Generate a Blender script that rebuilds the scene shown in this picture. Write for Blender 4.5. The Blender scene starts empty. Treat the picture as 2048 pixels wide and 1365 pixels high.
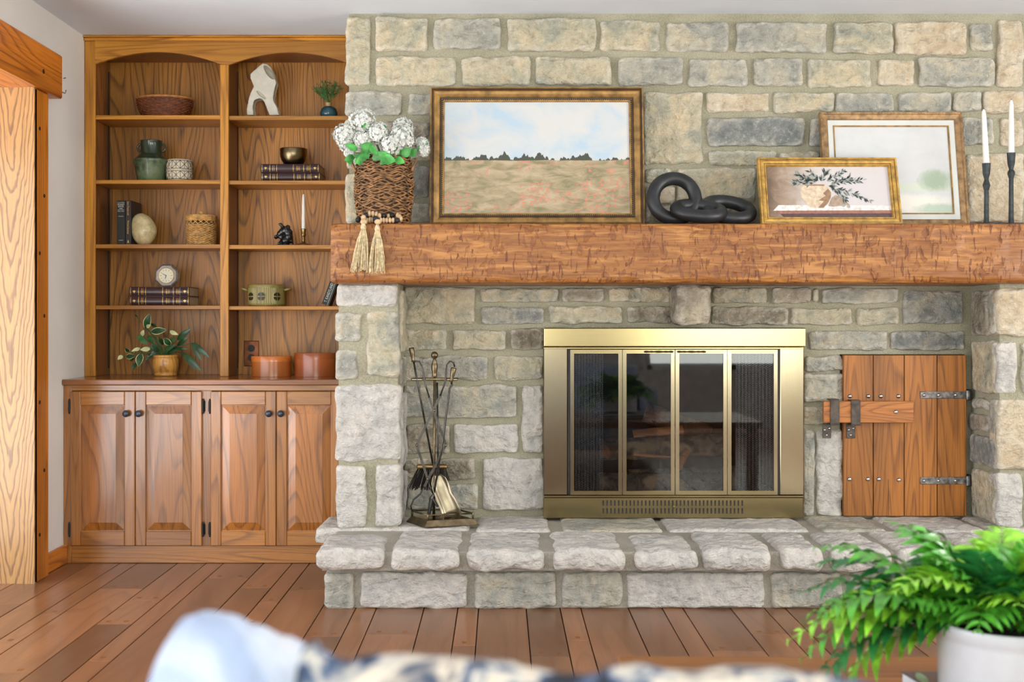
import bpy, bmesh, math, random
from mathutils import Vector, Matrix, noise

SC = bpy.context.scene
COL = SC.collection
PI = math.pi
# ------------------------------------------------------------------ camera
F, CX, CY, H = 2400.0, 1000.0, 645.0, 1.085       # focal length in pixels (2048 wide), vanishing point, eye height
cam_d = bpy.data.cameras.new('camera')
cam = bpy.data.objects.new('camera', cam_d); COL.objects.link(cam)
cam.location = (0, 0, H); cam.rotation_euler = (PI/2, 0, 0)
cam_d.sensor_width = 36.0; cam_d.lens = F/2048*36
cam_d.shift_x = (1024-CX)/2048; cam_d.shift_y = -(682.5-CY)/2048
cam_d.clip_start = 0.05
cam_d.dof.use_dof = True; cam_d.dof.focus_distance = 5.2; cam_d.dof.aperture_fstop = 5.0
SC.camera = cam
# ------------------------------------------------------------------ view, world, daylight
SC.view_settings.view_transform = 'Standard'
SC.view_settings.look = 'None'
SC.view_settings.exposure = -0.12
SC.view_settings.gamma = 1.0
SC.view_settings.use_curve_mapping = False
w = bpy.data.worlds.new('world'); SC.world = w; w.use_nodes = True
w.node_tree.nodes['Background'].inputs[0].default_value = (0.75, 0.85, 1.0, 1)
w.node_tree.nodes['Background'].inputs[1].default_value = 1.0

def area(name, loc, rot, sx, sy, power, col):
    l = bpy.data.lights.new(name, 'AREA'); l.shape = 'RECTANGLE'; l.size = sx; l.size_y = sy
    l.energy = power; l.color = col
    o = bpy.data.objects.new(name, l); COL.objects.link(o); o.location = loc; o.rotation_euler = rot
    return o
# daylight entering by the windows of the wall behind the camera, the right wall and the sun room through the doorway
UPW = PI/2+.45        # window light carries the bounce of the bright ground outside, so it leans upwards
area('daylight_back_window', (-0.55, -1.93, 1.35), (UPW, 0, 0), 1.7, 1.5, 80, (0.98, 1.0, 0.89))
area('daylight_back_window', (2.35, -1.93, 1.35), (UPW, 0, 0), 1.7, 1.5, 80, (0.98, 1.0, 0.89))
area('daylight_right_window', (4.33, 2.2, 1.35), (UPW, 0, PI/2), 2.2, 1.5, 165, (1.0, 0.98, 0.95))
area('daylight_glass_doors', (-2.95, .65, 1.05), (PI/2, 0, -PI/2), 8.5, 2.0, 170, (0.93, 0.96, 1.0))
sun = bpy.data.lights.new('sun', 'SUN'); sun.energy = 15; sun.angle = .01; sun.color = (1.0, .98, .95)
sun_o = bpy.data.objects.new('sun', sun); COL.objects.link(sun_o); sun_o.location = (-6, -6, 8)
sun_o.rotation_euler = Vector((-.05, .30, -.95)).to_track_quat('-Z', 'Y').to_euler()

# ------------------------------------------------------------------ helpers
def X(px, D): return (px-CX)*D/F
def Z(py, D): return H-(py-CY)*D/F

class MB:
    """collects shapes into one bmesh (world coordinates unless the thing is built locally)"""
    def __init__(s): s.bm = bmesh.new()
    def box(s, x0, x1, y0, y1, z0, z1, bev=0, seg=1):
        vs = [s.bm.verts.new((x, y, z)) for x in (x0, x1) for y in (y0, y1) for z in (z0, z1)]
        fs = [s.bm.faces.new([vs[i] for i in q]) for q in ((0,1,3,2),(4,6,7,5),(0,4,5,1),(2,3,7,6),(0,2,6,4),(1,5,7,3))]
        if bev:
            es = {e for f in fs for e in f.edges}
            bmesh.ops.bevel(s.bm, geom=list(es), offset=bev, segments=seg, affect='EDGES', profile=0.5)
        return s
    def face(s, pts):
        s.bm.faces.new([s.bm.verts.new(p) for p in pts]); return s
    def prism(s, poly, y0, y1):
        """polygon in (x, z) extruded along y"""
        a = [s.bm.verts.new((x, y0, z)) for x, z in poly]; b = [s.bm.verts.new((x, y1, z)) for x, z in poly]
        n = len(poly)
        s.bm.faces.new(a); s.bm.faces.new(b[::-1])
        for i in range(n): s.bm.faces.new((a[i], b[i], b[(i+1) % n], a[(i+1) % n]))
        return s
    def tube(s, pts, r, n=8, closed=False, cap=True):
        pts = [Vector(p) for p in pts]; m = len(pts)
        rs = r if isinstance(r, (list, tuple)) else [r]*m
        rings = []; ref = None
        for i, p in enumerate(pts):
            a = pts[i-1] if (i or closed) else p; b = pts[(i+1) % m] if (i < m-1 or closed) else p
            t = (b-a).normalized()
            if ref is None:
                ref = Vector((0, 0, 1)) if abs(t.z) < .9 else Vector((1, 0, 0))
            u = (ref - t*ref.dot(t)).normalized(); ref = u; v = t.cross(u)
            rings.append([s.bm.verts.new(p+(u*math.cos(k*2*PI/n)+v*math.sin(k*2*PI/n))*rs[i]) for k in range(n)])
        for i in range(m if closed else m-1):
            A, B = rings[i], rings[(i+1) % m]
            for k in range(n): s.bm.faces.new((A[k], A[(k+1) % n], B[(k+1) % n], B[k]))
        if cap and not closed:
            s.bm.faces.new(rings[0][::-1]); s.bm.faces.new(rings[-1])
        return s
    def lathe(s, prof, c=(0, 0, 0), n=28, sx=1, sy=1):
        rings = []
        for r, z in prof:
            if r < 1e-6: rings.append([s.bm.verts.new((c[0], c[1], c[2]+z))])
            else: rings.append([s.bm.verts.new((c[0]+r*sx*math.cos(k*2*PI/n), c[1]+r*sy*math.sin(k*2*PI/n), c[2]+z)) for k in range(n)])
        for A, B in zip(rings, rings[1:]):
            for k in range(n):
                k2 = (k+1) % n
                if len(A) == 1 and len(B) == 1: continue
                if len(A) == 1: s.bm.faces.new((A[0], B[k2], B[k]))
                elif len(B) == 1: s.bm.faces.new((A[k], A[k2], B[0]))
                else: s.bm.faces.new((A[k], A[k2], B[k2], B[k]))
        return s
    def ball(s, c, r, sx=1, sy=1, sz=1, u=12, v=8):
        prof = [(r*math.sin(PI*i/v), -r*sz*math.cos(PI*i/v)) for i in range(v+1)]
        prof[0] = (0, -r*sz); prof[-1] = (0, r*sz)
        return s.lathe(prof, c, u, sx, sy)
    def xform(s, M):
        bmesh.ops.transform(s.bm, matrix=M, verts=s.bm.verts); return s

ORG = {}
def obj(name, mb, mat, parent=None, smooth=False, local=False, kind=None):
    me = bpy.data.meshes.new(name)
    bm = mb.bm
    bmesh.ops.recalc_face_normals(bm, faces=bm.faces)
    if parent is not None:
        off = Vector((0, 0, 0)) if local else ORG[parent.name]
    else:
        co = [v.co for v in bm.verts]
        lo = [min(c[i] for c in co) for i in range(3)]; hi = [max(c[i] for c in co) for i in range(3)]
        off = Vector(((lo[0]+hi[0])/2, (lo[1]+hi[1])/2, lo[2]))
    bmesh.ops.translate(bm, vec=-off, verts=bm.verts)
    if smooth:
        for f in bm.faces: f.smooth = True
    bm.to_mesh(me); bm.free()
    o = bpy.data.objects.new(name, me); COL.objects.link(o)
    me.materials.append(mat)
    if parent is not None: o.parent = parent; ORG[o.name] = ORG[parent.name].copy()
    else: o.location = off; ORG[o.name] = off.copy()
    if kind: o['kind'] = kind
    if smooth == 'auto':
        try: me.set_sharp_from_angle(angle=math.radians(35))
        except Exception: pass
    return o
def tag(o, label, cat, group=None):
    o['label'] = label; o['category'] = cat
    if group: o['group'] = group
    return o
def thing(name, loc, label, cat, group=None, rot=None):
    o = bpy.data.objects.new(name, None); COL.objects.link(o)
    o.location = loc; o.empty_display_size = .05
    if rot: o.rotation_euler = rot
    ORG[o.name] = Vector(loc)
    return tag(o, label, cat, group)
def sempty(name, loc):
    o = bpy.data.objects.new(name, None); COL.objects.link(o); o.location = loc; ORG[o.name] = Vector(loc); o['kind'] = 'structure'
    return o
def struct(name, mb, mat, parent=None, smooth=False):
    o = obj(name, mb, mat, parent, smooth)
    if parent is None: o['kind'] = 'structure'
    return o

# ------------------------------------------------------------------ materials
def lin(c):
    return tuple(((v/255)/12.92 if v/255 <= .04045 else ((v/255+.055)/1.055)**2.4) for v in c)+(1,)
class NT:
    def __init__(s, name):
        s.m = bpy.data.materials.new(name); s.m.use_nodes = True; s.t = s.m.node_tree; s.n = s.t.nodes
        s.b = s.n['Principled BSDF']
    def node(s, typ, **kw):
        n = s.n.new(typ)
        for k, v in kw.items(): setattr(n, k, v)
        return n
    def link(s, a, b): s.t.links.new(a, b)
    def coord(s, kind='Object', scale=(1, 1, 1), rnd=False, rot=(0, 0, 0)):
        tc = s.node('ShaderNodeTexCoord'); out = tc.outputs[kind]
        if rnd:
            oi = s.node('ShaderNodeObjectInfo'); mv = s.node('ShaderNodeVectorMath', operation='MULTIPLY_ADD')
            s.link(oi.outputs['Random'], mv.inputs[0]); mv.inputs[1].default_value = (37.1, 61.7, 23.3); s.link(out, mv.inputs[2]); out = mv.outputs[0]
        mp = s.node('ShaderNodeMapping'); mp.inputs['Scale'].default_value = scale; mp.inputs['Rotation'].default_value = rot
        s.link(out, mp.inputs['Vector']); return mp.outputs[0]
    def noise(s, vec, scale, detail=3, rough=.5, dist=0):
        n = s.node('ShaderNodeTexNoise'); s.link(vec, n.inputs['Vector']); n.inputs['Scale'].default_value = scale
        n.inputs['Detail'].default_value = detail; n.inputs['Roughness'].default_value = rough; n.inputs['Distortion'].default_value = dist
        return n.outputs['Fac']
    def voro(s, vec, scale, feature='F1', out='Distance', rnd=1):
        n = s.node('ShaderNodeTexVoronoi', feature=feature); s.link(vec, n.inputs['Vector']); n.inputs['Scale'].default_value = scale
        n.inputs['Randomness'].default_value = rnd
        return n.outputs[out]
    def math(s, op, a, b=0, c=0):
        n = s.node('ShaderNodeMath', operation=op)
        for i, v in enumerate((a, b, c)):
            if hasattr(v, 'links'): s.link(v, n.inputs[i])
            else: n.inputs[i].default_value = v
        return n.outputs[0]
    def ramp(s, fac, stops, interp='LINEAR'):
        n = s.node('ShaderNodeValToRGB'); s.link(fac, n.inputs[0]); cr = n.color_ramp; cr.interpolation = interp
        while len(cr.elements) < len(stops): cr.elements.new(.5)
        for e, (p, c) in zip(cr.elements, stops):
            e.position = p; e.color = c if len(c) == 4 else lin(c)
        return n.outputs[0]
    def mix(s, fac, a, b, mode='MIX'):
        n = s.node('ShaderNodeMix', data_type='RGBA', blend_type=mode)
        for v, i in ((fac, 0), (a, 6), (b, 7)):
            if hasattr(v, 'links'): s.link(v, n.inputs[i])
            else: n.inputs[i].default_value = v if i == 0 or len(v) == 4 else lin(v)
        return n.outputs[2]
    def bump(s, h, strength=.3, dist=.01):
        n = s.node('ShaderNodeBump'); s.link(h, n.inputs['Height']); n.inputs['Strength'].default_value = strength; n.inputs['Distance'].default_value = dist
        s.link(n.outputs[0], s.b.inputs['Normal']); return n
    def fin(s, col=None, rough=.5, metal=0, spec=None, coat=0, coat_rough=.1):
        if col is not None:
            if hasattr(col, 'links'): s.link(col, s.b.inputs['Base Color'])
            else: s.b.inputs['Base Color'].default_value = lin(col)
        if hasattr(rough, 'links'): s.link(rough, s.b.inputs['Roughness'])
        else: s.b.inputs['Roughness'].default_value = rough
        s.b.inputs['Metallic'].default_value = metal
        if spec is not None: s.b.inputs['Specular IOR Level'].default_value = spec
        if coat: s.b.inputs['Coat Weight'].default_value = coat; s.b.inputs['Coat Roughness'].default_value = coat_rough
        return s.m
def plain(name, col, rough=.5, metal=0, var=.12, vscale=30, coat=0, bump=0):
    t = NT(name); c = t.coord()
    n = t.noise(c, vscale, 4)
    lo = tuple(max(0, v*(1-var)) for v in col); hi = tuple(min(255, v*(1+var)) for v in col)
    if bump: t.bump(n, bump, .004)
    return t.fin(t.ramp(n, ((.3, lo), (.7, hi))), rough, metal, coat=coat)
def wood(name, light, dark, axis='Z', rings=11, across=5, along=.45, line=.7, rough=.34, coat=0, spec=.5, pore=.35, var=.14, streak=None, distort=.25):
    """oak-like grain: contour lines of a stretched noise field give the cathedral figure"""
    t = NT(name)
    sc = {'X': (along, across, across), 'Y': (across, along, across), 'Z': (across, across, along)}[axis]
    fs = {'X': (5, 170, 170), 'Y': (170, 5, 170), 'Z': (170, 170, 5)}[axis]
    c = t.coord('Object', sc, True); n = t.noise(c, 1, 1.5, .4, distort)
    g = t.math('FRACT', t.math('MULTIPLY', n, rings))
    ln = t.ramp(g, ((0, (0, 0, 0, 1)), (.55, (.12, .12, .12, 1)), (.86, (1, 1, 1, 1)), (.97, (.25, .25, .25, 1)), (1, (0, 0, 0, 1))))
    c2 = t.coord('Object', fs, True); p = t.noise(c2, 1, 2, .6)
    pr = t.ramp(p, ((.42, (0, 0, 0, 1)), (.68, (1, 1, 1, 1))))
    k = t.math('ADD', t.math('MULTIPLY', ln, line), t.math('MULTIPLY', pr, pore)); k = t.math('MINIMUM', k, 1)
    c3 = t.coord('Object', tuple(v*.5 for v in sc), True); v = t.noise(c3, 1.3, 2)
    lo = tuple(x*(1-var) for x in light); hi = tuple(min(255, x*(1+var)) for x in light)
    base = t.ramp(v, ((.35, lo), (.65, hi)))
    col = t.mix(k, base, dark)
    t.bump(t.math('SUBTRACT', 1, k), .12, .002)
    return t.fin(col, rough, spec=spec, coat=coat, coat_rough=.14)

M = {}
M['paint'] = plain('wall_paint', (226, 222, 216), .75, var=.02, vscale=3)
M['ceiling'] = plain('ceiling_paint', (226, 233, 242), .85, var=.015, vscale=3)
M['oak_face'] = wood('golden_oak', (196, 136, 46), (138, 84, 24), 'Z', rings=16, across=7, line=.6)
M['oak_face_x'] = wood('golden_oak_along', (196, 136, 48), (138, 84, 24), 'X', rings=16, across=8, line=.6)
M['oak_back'] = wood('oak_back_panel', (182, 124, 50), (84, 50, 16), 'Z', rings=30, across=4.2, along=.6, line=.62, rough=.38, pore=.4)
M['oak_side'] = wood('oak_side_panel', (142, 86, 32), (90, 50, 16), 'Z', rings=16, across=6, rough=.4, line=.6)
M['oak_cab'] = wood('honey_oak', (172, 112, 46), (108, 64, 26), 'Z', rings=20, across=6, line=.55, rough=.3, spec=.6, coat=1)
M['oak_cab_x'] = wood('honey_oak_along', (172, 114, 48), (110, 66, 28), 'X', rings=20, across=6, line=.5, rough=.3, spec=.6, coat=1)
M['oak_panel'] = wood('honey_oak_panel', (172, 108, 42), (100, 58, 20), 'Z', rings=26, across=3.8, along=.7, line=.55, rough=.3, spec=.6, coat=1)
M['oak_top'] = wood('dark_oak_top', (140, 88, 48), (88, 52, 26), 'X', rings=14, across=5, rough=.24, spec=.6, coat=.4, line=.5)
t = NT('pale_oak_jamb'); c = t.coord(); sp = t.node('ShaderNodeSeparateXYZ'); t.link(c, sp.inputs[0])      # flat-sawn board: nested cathedral arches
dx = t.math('SUBTRACT', sp.outputs[0], .105); wob = t.noise(t.coord('Object', (9, 9, 3.2)), 1, 3, .5, .6); jag = t.noise(t.coord('Object', (60, 60, 9)), 1, 2)
ph = t.math('ADD', t.math('SUBTRACT', t.math('MULTIPLY', sp.outputs[2], 6.5), t.math('MULTIPLY', t.math('POWER', t.math('ABSOLUTE', dx), 1.35), 120)), t.math('ADD', t.math('MULTIPLY', wob, 3.2), t.math('MULTIPLY', jag, .5)))
ln = t.ramp(t.math('FRACT', ph), ((0, (.9, .9, .9, 1)), (.16, (.75, .75, .75, 1)), (.3, (.1, .1, .1, 1)), (.85, (0, 0, 0, 1)), (1, (.9, .9, .9, 1))))
pr_ = t.ramp(t.noise(t.coord('Object', (150, 150, 6)), 1, 2), ((.42, (0, 0, 0, 1)), (.68, (1, 1, 1, 1))))
M['jamb'] = t.fin(t.mix(t.math('MINIMUM', 1, t.math('ADD', t.math('MULTIPLY', ln, .8), t.math('MULTIPLY', pr_, .18))), (190, 144, 84), (112, 72, 42)), .33, spec=.6, coat=.4)
M['pine'] = wood('orange_cedar', (196, 118, 34), (134, 70, 18), 'Z', rings=14, across=6, rough=.36, line=.6)
M['pine_y'] = wood('orange_cedar_along', (192, 112, 32), (124, 62, 16), 'Y', rings=16, across=6, rough=.36, line=.6)
M['hatch'] = wood('orange_oak_board', (172, 108, 42), (106, 60, 18), 'Z', rings=18, across=6, along=.5, line=.55, rough=.4, pore=.4)
M['hatch_x'] = wood('orange_oak_bar', (196, 124, 58), (124, 68, 26), 'X', rings=16, across=9, along=1, line=.65, rough=.4)
M['floor'] = wood('brown_floorboard', (138, 94, 62), (102, 64, 40), 'Y', rings=10, across=5, along=.5, line=.3, rough=.28, spec=.5, pore=.2, var=.16)
M['table'] = wood('coffee_table_wood', (158, 100, 48), (104, 62, 28), 'X', rings=14, across=9, rough=.38)
M['dark_gap'] = plain('dark_gap', (38, 22, 14), .9)
M['iron'] = plain('wrought_iron', (116, 114, 112), .42, .8, .35, 60, bump=.4)
M['strap'] = plain('brown_iron_strap', (82, 74, 68), .5, .5, .2, 40, bump=.2)
M['black_iron'] = plain('black_iron', (36, 36, 38), .5, .3, .2)
M['rivet'] = plain('steel_rivet', (200, 200, 200), .3, 1, .05)
M['brass'] = plain('aged_brass', (146, 124, 84), .3, 1, .15)
M['black'] = plain('matt_black', (30, 33, 36), .5, 0, .2, 20)
M['wax'] = plain('white_wax', (240, 238, 230), .45, 0, .02)

def stone_mat(name, c1, c2, c3):
    t = NT(name); c = t.coord('Object', (1, 1, 1), True)
    n1 = t.noise(c, 7, 5, .62, .8); n2 = t.noise(c, 30, 6, .7, .3); n3 = t.noise(c, 120, 4, .65)
    col = t.ramp(n1, ((.34, c1), (.5, c2), (.66, c3)))
    sp = t.ramp(n2, ((.30, (.42, .42, .42, 1)), (.48, (.85, .85, .85, 1)), (.6, (1, 1, 1, 1))))
    col = t.mix(.6, col, sp, 'MULTIPLY')
    hi = t.ramp(t.noise(c, 55, 5, .75, .5), ((.56, (0, 0, 0, 1)), (.70, (1, 1, 1, 1))))
    col = t.mix(t.math('MULTIPLY', hi, .45), col, (240, 236, 226))
    # chiselled facets: cells of a distorted voronoi, plus flaking ridges
    wv = t.node('ShaderNodeVectorMath', operation='MULTIPLY_ADD'); nn = t.node('ShaderNodeTexNoise'); nn.inputs['Scale'].default_value = 14; t.link(c, nn.inputs['Vector'])
    t.link(nn.outputs['Color'], wv.inputs[0]); wv.inputs[1].default_value = (.09, .09, .09); t.link(c, wv.inputs[2])
    vo = t.voro(wv.outputs[0], 22); rd = t.noise(t.coord('Object', (12, 12, 26), True, (.3, .2, .5)), 1, 4, .65, 1.2)
    h = t.math('ADD', t.math('ADD', t.math('MULTIPLY', n2, .9), t.math('MULTIPLY', n3, .35)), t.math('ADD', t.math('MULTIPLY', vo, .9), t.math('MULTIPLY', rd, 1.0)))
    t.bump(h, .95, .018)
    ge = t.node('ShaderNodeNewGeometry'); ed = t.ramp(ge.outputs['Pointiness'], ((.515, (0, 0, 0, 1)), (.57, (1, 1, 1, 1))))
    col = t.mix(t.math('MULTIPLY', ed, .5), col, (242, 236, 222))      # edge highlights painted into the colour along the raised rims
    return t.fin(col, .8, spec=.3)
STONE = {
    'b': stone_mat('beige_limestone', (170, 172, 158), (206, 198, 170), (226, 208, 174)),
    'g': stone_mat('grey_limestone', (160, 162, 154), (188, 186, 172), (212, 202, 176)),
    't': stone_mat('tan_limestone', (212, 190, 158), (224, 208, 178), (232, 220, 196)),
    'w': stone_mat('pale_lit_limestone', (200, 199, 194), (218, 214, 207), (230, 223, 213)),  # whiter tone for the lower stones, their light put into the colour
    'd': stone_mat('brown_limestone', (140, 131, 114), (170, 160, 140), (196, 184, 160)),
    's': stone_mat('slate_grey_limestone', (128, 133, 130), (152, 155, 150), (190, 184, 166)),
}
def mortar_mat(nm, a, b, c_, d_):
    t = NT(nm); c = t.coord(); n = t.noise(c, 5, 3); n2 = t.noise(c, 160, 4, .7)
    t.bump(n2, .6, .006)
    return t.fin(t.mix(t.ramp(n2, ((.35, (0, 0, 0, 1)), (.65, (1, 1, 1, 1)))), t.ramp(n, ((.35, a), (.65, b))), t.ramp(n, ((.3, c_), (.7, d_)))), .95, spec=.1)
M['mortar'] = mortar_mat('mortar', (140, 137, 114), (160, 156, 134), (170, 166, 144), (186, 181, 160))
M['mortar_grey'] = mortar_mat('grey_mortar', (146, 142, 130), (166, 161, 148), (174, 169, 156), (190, 184, 172))

def stone_block(x0, x1, y0, y1, z0, z1, seed, r=.018, cell=.0135, amp=.006, chip=.012, open_face='y1', taper=True):
    """a rough-faced block: subdivided box, rounded edges, chipped by layered noise"""
    bm = bmesh.new(); lo = (x0, y0, z0); hi = (x1, y1, z1)
    n = [max(2, min(30, round((hi[i]-lo[i])/cell))) for i in range(3)]
    idx = {}
    def v(i, j, k):
        q = (i, j, k)
        if q not in idx:
            idx[q] = bm.verts.new([lo[a]+(hi[a]-lo[a])*q[a]/n[a] for a in range(3)])
        return idx[q]
    for a in range(3):
        b, c_ = (a+1) % 3, (a+2) % 3
        for side in (0, n[a]):
            if open_face == 'xyz'[a]+('1' if side else '0'): continue
            for p in range(n[b]):
                for q in range(n[c_]):
                    cs = []
                    for dp, dq in ((0, 0), (1, 0), (1, 1), (0, 1)):
                        ijk = [0, 0, 0]; ijk[a] = side; ijk[b] = p+dp; ijk[c_] = q+dq
                        cs.append(v(*ijk))
                    bm.faces.new(cs)
    so = Vector((seed*3.17 % 50, seed*7.31 % 50, seed*1.93 % 50))
    rr = [min(r, (hi[i]-lo[i])*.45) for i in range(3)]; r0 = min(rr)
    for vt in bm.verts:
        p = vt.co.copy()
        q = Vector([min(max(p[i], lo[i]+r0), hi[i]-r0) for i in range(3)])
        d = p-q
        if d.length > 1e-6: p = q+d.normalized()*r0
        w1 = noise.noise_vector(p*11+so)*amp*1.4 + noise.noise_vector(p*32+so)*amp*.7
        # chiselled front: ridged noise pushed along the open direction
        f = noise.ridged_multi_fractal(p*12+so, 0.9, 2.2, 4, 1.0, 2.0, noise_basis='PERLIN_ORIGINAL')*.4-.5
        ax = 'xyz'.index(open_face[0]); sg = -1 if open_face[1] == '1' else 1
        front = lo[ax] if open_face[1] == '1' else hi[ax]
        depth = 1-min(1, abs(p[ax]-front)/.03)
        w1[ax] += sg*chip*f*depth
        vt.co = p+w1
    mb = MB(); mb.bm.free(); mb.bm = bm
    return mb
# ================================================================== the room
DC, DB, DBK = 5.40, 5.67, 5.915         # cabinet front, bookcase face, back of the shelves
DU, DP, DM = 5.24, 4.94, 4.88           # chimney and recess face, pillar face, mantel face
ZH = H-388*DU/F                         # top of the raised hearth
XL = -1.965                             # left wall
CEIL = Z(72, DB)
YB = 5.95
struct('ceiling', MB().box(XL-.38, 4.6, -2.2, 6.2, CEIL, CEIL+.1), M['ceiling'])
struct('wall_back', MB().box(XL-.38, 4.6, YB, YB+.1, 0, CEIL), M['paint'])
# left wall with the doorway to the sun room
OY0, OY1, OZ = -1.05, 4.98, 2.06
lw = struct('wall_left', MB().box(XL-.36, XL, -2.1, OY0, 0, CEIL).box(XL-.36, XL, OY1+.02, YB, 0, CEIL).box(XL-.36, XL, OY0, OY1+.02, OZ+.02, CEIL), M['paint'])
struct('ground', MB().box(-9, XL-.365, -9, 7, -.12, -.02), plain('pale_patio', (206, 202, 198), .8, var=.06, vscale=4))
# wall behind the camera and right wall, with window openings
def wall_with_windows(name, axis, pos, a0, a1, wins, thick=.12):
    mb = MB()
    def bx(p, q, z0, z1):
        if axis == 'y': mb.box(p, q, pos-thick, pos, z0, z1)
        else: mb.box(pos, pos+thick, p, q, z0, z1)
    p = a0
    for (q0, q1) in wins:
        bx(p, q0, 0, CEIL); bx(q0, q1, 0, .6); bx(q0, q1, 2.1, CEIL); p = q1
    bx(p, a1, 0, CEIL)
    return struct(name, mb, M['paint'])
wall_with_windows('wall_front', 'y', -2.0, XL-.36, 4.5, [(-1.4, .3), (1.5, 3.2)])
wall_with_windows('wall_right', 'x', 4.4, -2.1, YB, [(1.1, 3.3)])
white = plain('window_white', (235, 233, 228), .4, var=.02)
def window_frame(name, cx, cy, w, axis):
    mb = MB(); fr = []
    for a in (-w/2, 0, w/2-.05): fr.append((a, a+.05, .6, 2.1))
    for z in (.6, 1.33, 2.05): fr.append((-w/2, w/2, z, z+.05))
    for a0, a1, z0, z1 in fr:
        if axis == 'y': mb.box(cx+a0, cx+a1, cy-.03, cy+.03, z0, z1)
        else: mb.box(cx-.03, cx+.03, cy+a0, cy+a1, z0, z1)
    return struct(name, mb, white)
window_frame('window_1', -.55, -1.88, 1.7, 'y'); window_frame('window_2', 2.35, -1.88, 1.7, 'y'); window_frame('window_3', 4.28, 2.2, 2.2, 'x')
# doorway joinery: jamb facing the room's far end, orange post, header beam, baseboard
ym = OY1
jm = struct('door_1', MB().box(X(50.5, ym), X(68, ym)+.004, ym-.008, ym+.02, 0, OZ).box(-2.34, X(49.5, ym), ym-.004, ym+.018, 0, OZ), M['jamb'])
jm['label'] = 'pale oak lining of the doorway on the left'; jm.name = 'door_1'
post = struct('trim_1', MB().box(XL, X(68, ym)+.004, ym+.0, 5.13, 0, OZ-.001, .003), M['pine'])
for yy, zz in ((5.03, Z(255, 5)), (5.08, Z(388, 5)), (5.03, Z(506, 5)), (5.08, Z(632, 5)), (5.03, Z(806, 5)), (5.08, Z(946, 5)), (5.03, Z(1073, 5))):
    obj('peg', MB().lathe([(0, 0), (.008, 0), (.008, .003), (0, .003)], n=10).xform(Matrix.Translation((X(68, ym)+.003, yy, zz)) @ Matrix.Rotation(PI/2, 4, 'Y')), M['dark_gap'], post)
beam = struct('trim_2', MB().box(XL-.36, -1.91, OY0-.2, 5.24, OZ, Z(112, 5.24), .006), M['pine_y'])
obj('peg', MB().lathe([(0, 0), (.01, 0), (.01, .003), (0, .003)], n=10).xform(Matrix.Translation((-1.911, 5.02, OZ+.075)) @ Matrix.Rotation(PI/2, 4, 'Y')), M['dark_gap'], beam)
struct('baseboard_left', MB().box(XL, XL+.018, 5.131, DC, 0, .084, .004), M['pine_y'])
hk = thing('wall_hook', (XL, 5.36, Z(186, 5.36)), 'small bare metal hook screwed into the pale left wall', 'hook')
obj('hook_wire', MB().tube([(XL, 5.36, Z(182, 5.36)), (XL+.012, 5.36, Z(185, 5.36)), (XL+.022, 5.36, Z(187, 5.36)), (XL+.026, 5.36, Z(183, 5.36)), (XL+.026, 5.36, Z(180, 5.36))], .0025, 6), M['iron'], hk, True)
nl = tag(obj('picture_nail', MB().tube([(XL, 5.40, Z(157, 5.4)), (XL+.012, 5.40, Z(156, 5.4))], .0022, 6), M['iron']), 'tiny nail in the left wall above the metal hook', 'nail')

# ------------------------------------------------------------------ floor boards: repeating wide, middle and narrow widths
fl = struct('floor', MB().box(XL-.36, 4.5, -2.1, YB, -.06, -.014), M['dark_gap'])
rng = random.Random(5)
edges = []; x = X(957, 4.538); wd = (.1805, .1285, .0785)
i = 0; xs = [x]
while xs[-1] < 4.4: xs.append(xs[-1]+wd[i % 3]); i += 1
i = 2
while xs[0] > -2.2: xs.insert(0, xs[0]-wd[i % 3]); i -= 1
photo_joints = [(647, 1274), (800, 1270), (937, 1292), (1088, 1314), (1141, 1282), (1500, 1303), (1556, 1270), (1835, 1285), (456, 1157), (509, 1177), (245, 1178), (290, 1201), (228, 1249),
                (101, 1229), (538, 1205), (612, 1181), (500, 1250), (33, 1209), (45, 1348), (20, 1287), (198, 1323)]
pj = []
for px, py in photo_joints:
    Y = H*F/(py-CY); pj.append(((px-CX)*Y/F, Y))
for a, b in zip(xs, xs[1:]):
    js = sorted([Y for xx, Y in pj if a < xx < b])
    y = -2.05; cuts = [y]
    known = js or []
    y += rng.uniform(.5, 2.2)
    while y < (3.3 if a > -2.4 else YB):
        cuts.append(y); y += rng.uniform(1.4, 2.6)
    while cuts and known and cuts[-1] > known[0]-.35: cuts.pop()
    cuts += known + [YB]
    for y0, y1 in zip(cuts, cuts[1:]):
        g = .0018
        p = obj('floorboard', MB().box(a+g, b-g, y0+g*.7, y1-g*.7, -.018, 0, .0016), M['floor'], fl)
        if 3.2 < y0 < 5.2 and -2 < a < 2.2:
            for fx in ((.25, .75) if b-a > .1 else (.5,)):
                obj('peg', MB().box(a+(b-a)*fx-.008, a+(b-a)*fx+.008, y0+.03, y0+.05, -.001, .0006), M['oak_side'], p)

# ================================================================== the stone fireplace
fp = thing('stone_fireplace', (.8, 5.1, 0), 'floor-to-ceiling grey and beige stone fireplace with a raised stone hearth', 'fireplace')
XR = 2.32
fx0, fx1, fz0, fz1 = X(1120, DU), X(1575, DU), ZH+.02, Z(690, DU)      # firebox opening
my = DU+.022
chim = obj('chimney_breast', MB().box(-.662, XR-.02, my, YB, fz1, CEIL).box(-.662, fx0, my, YB, 0, fz1).box(fx1, XR-.02, my, YB, 0, fz1).box(fx0, fx1, my, YB, 0, fz0), M['mortar'], fp)
pl = obj('pillar', MB().box(X(676, DP), X(795, DP), DP+.02, my+.02, ZH-.02, Z(566, DM)-.0), M['mortar'], fp)
prx = X(1996, DP)
pr = obj('pillar', MB().box(prx+.015, XR-.01, DP+.02, my+.02, ZH-.02, Z(566, DM)), M['mortar'], fp)
YH = 4.538
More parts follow.
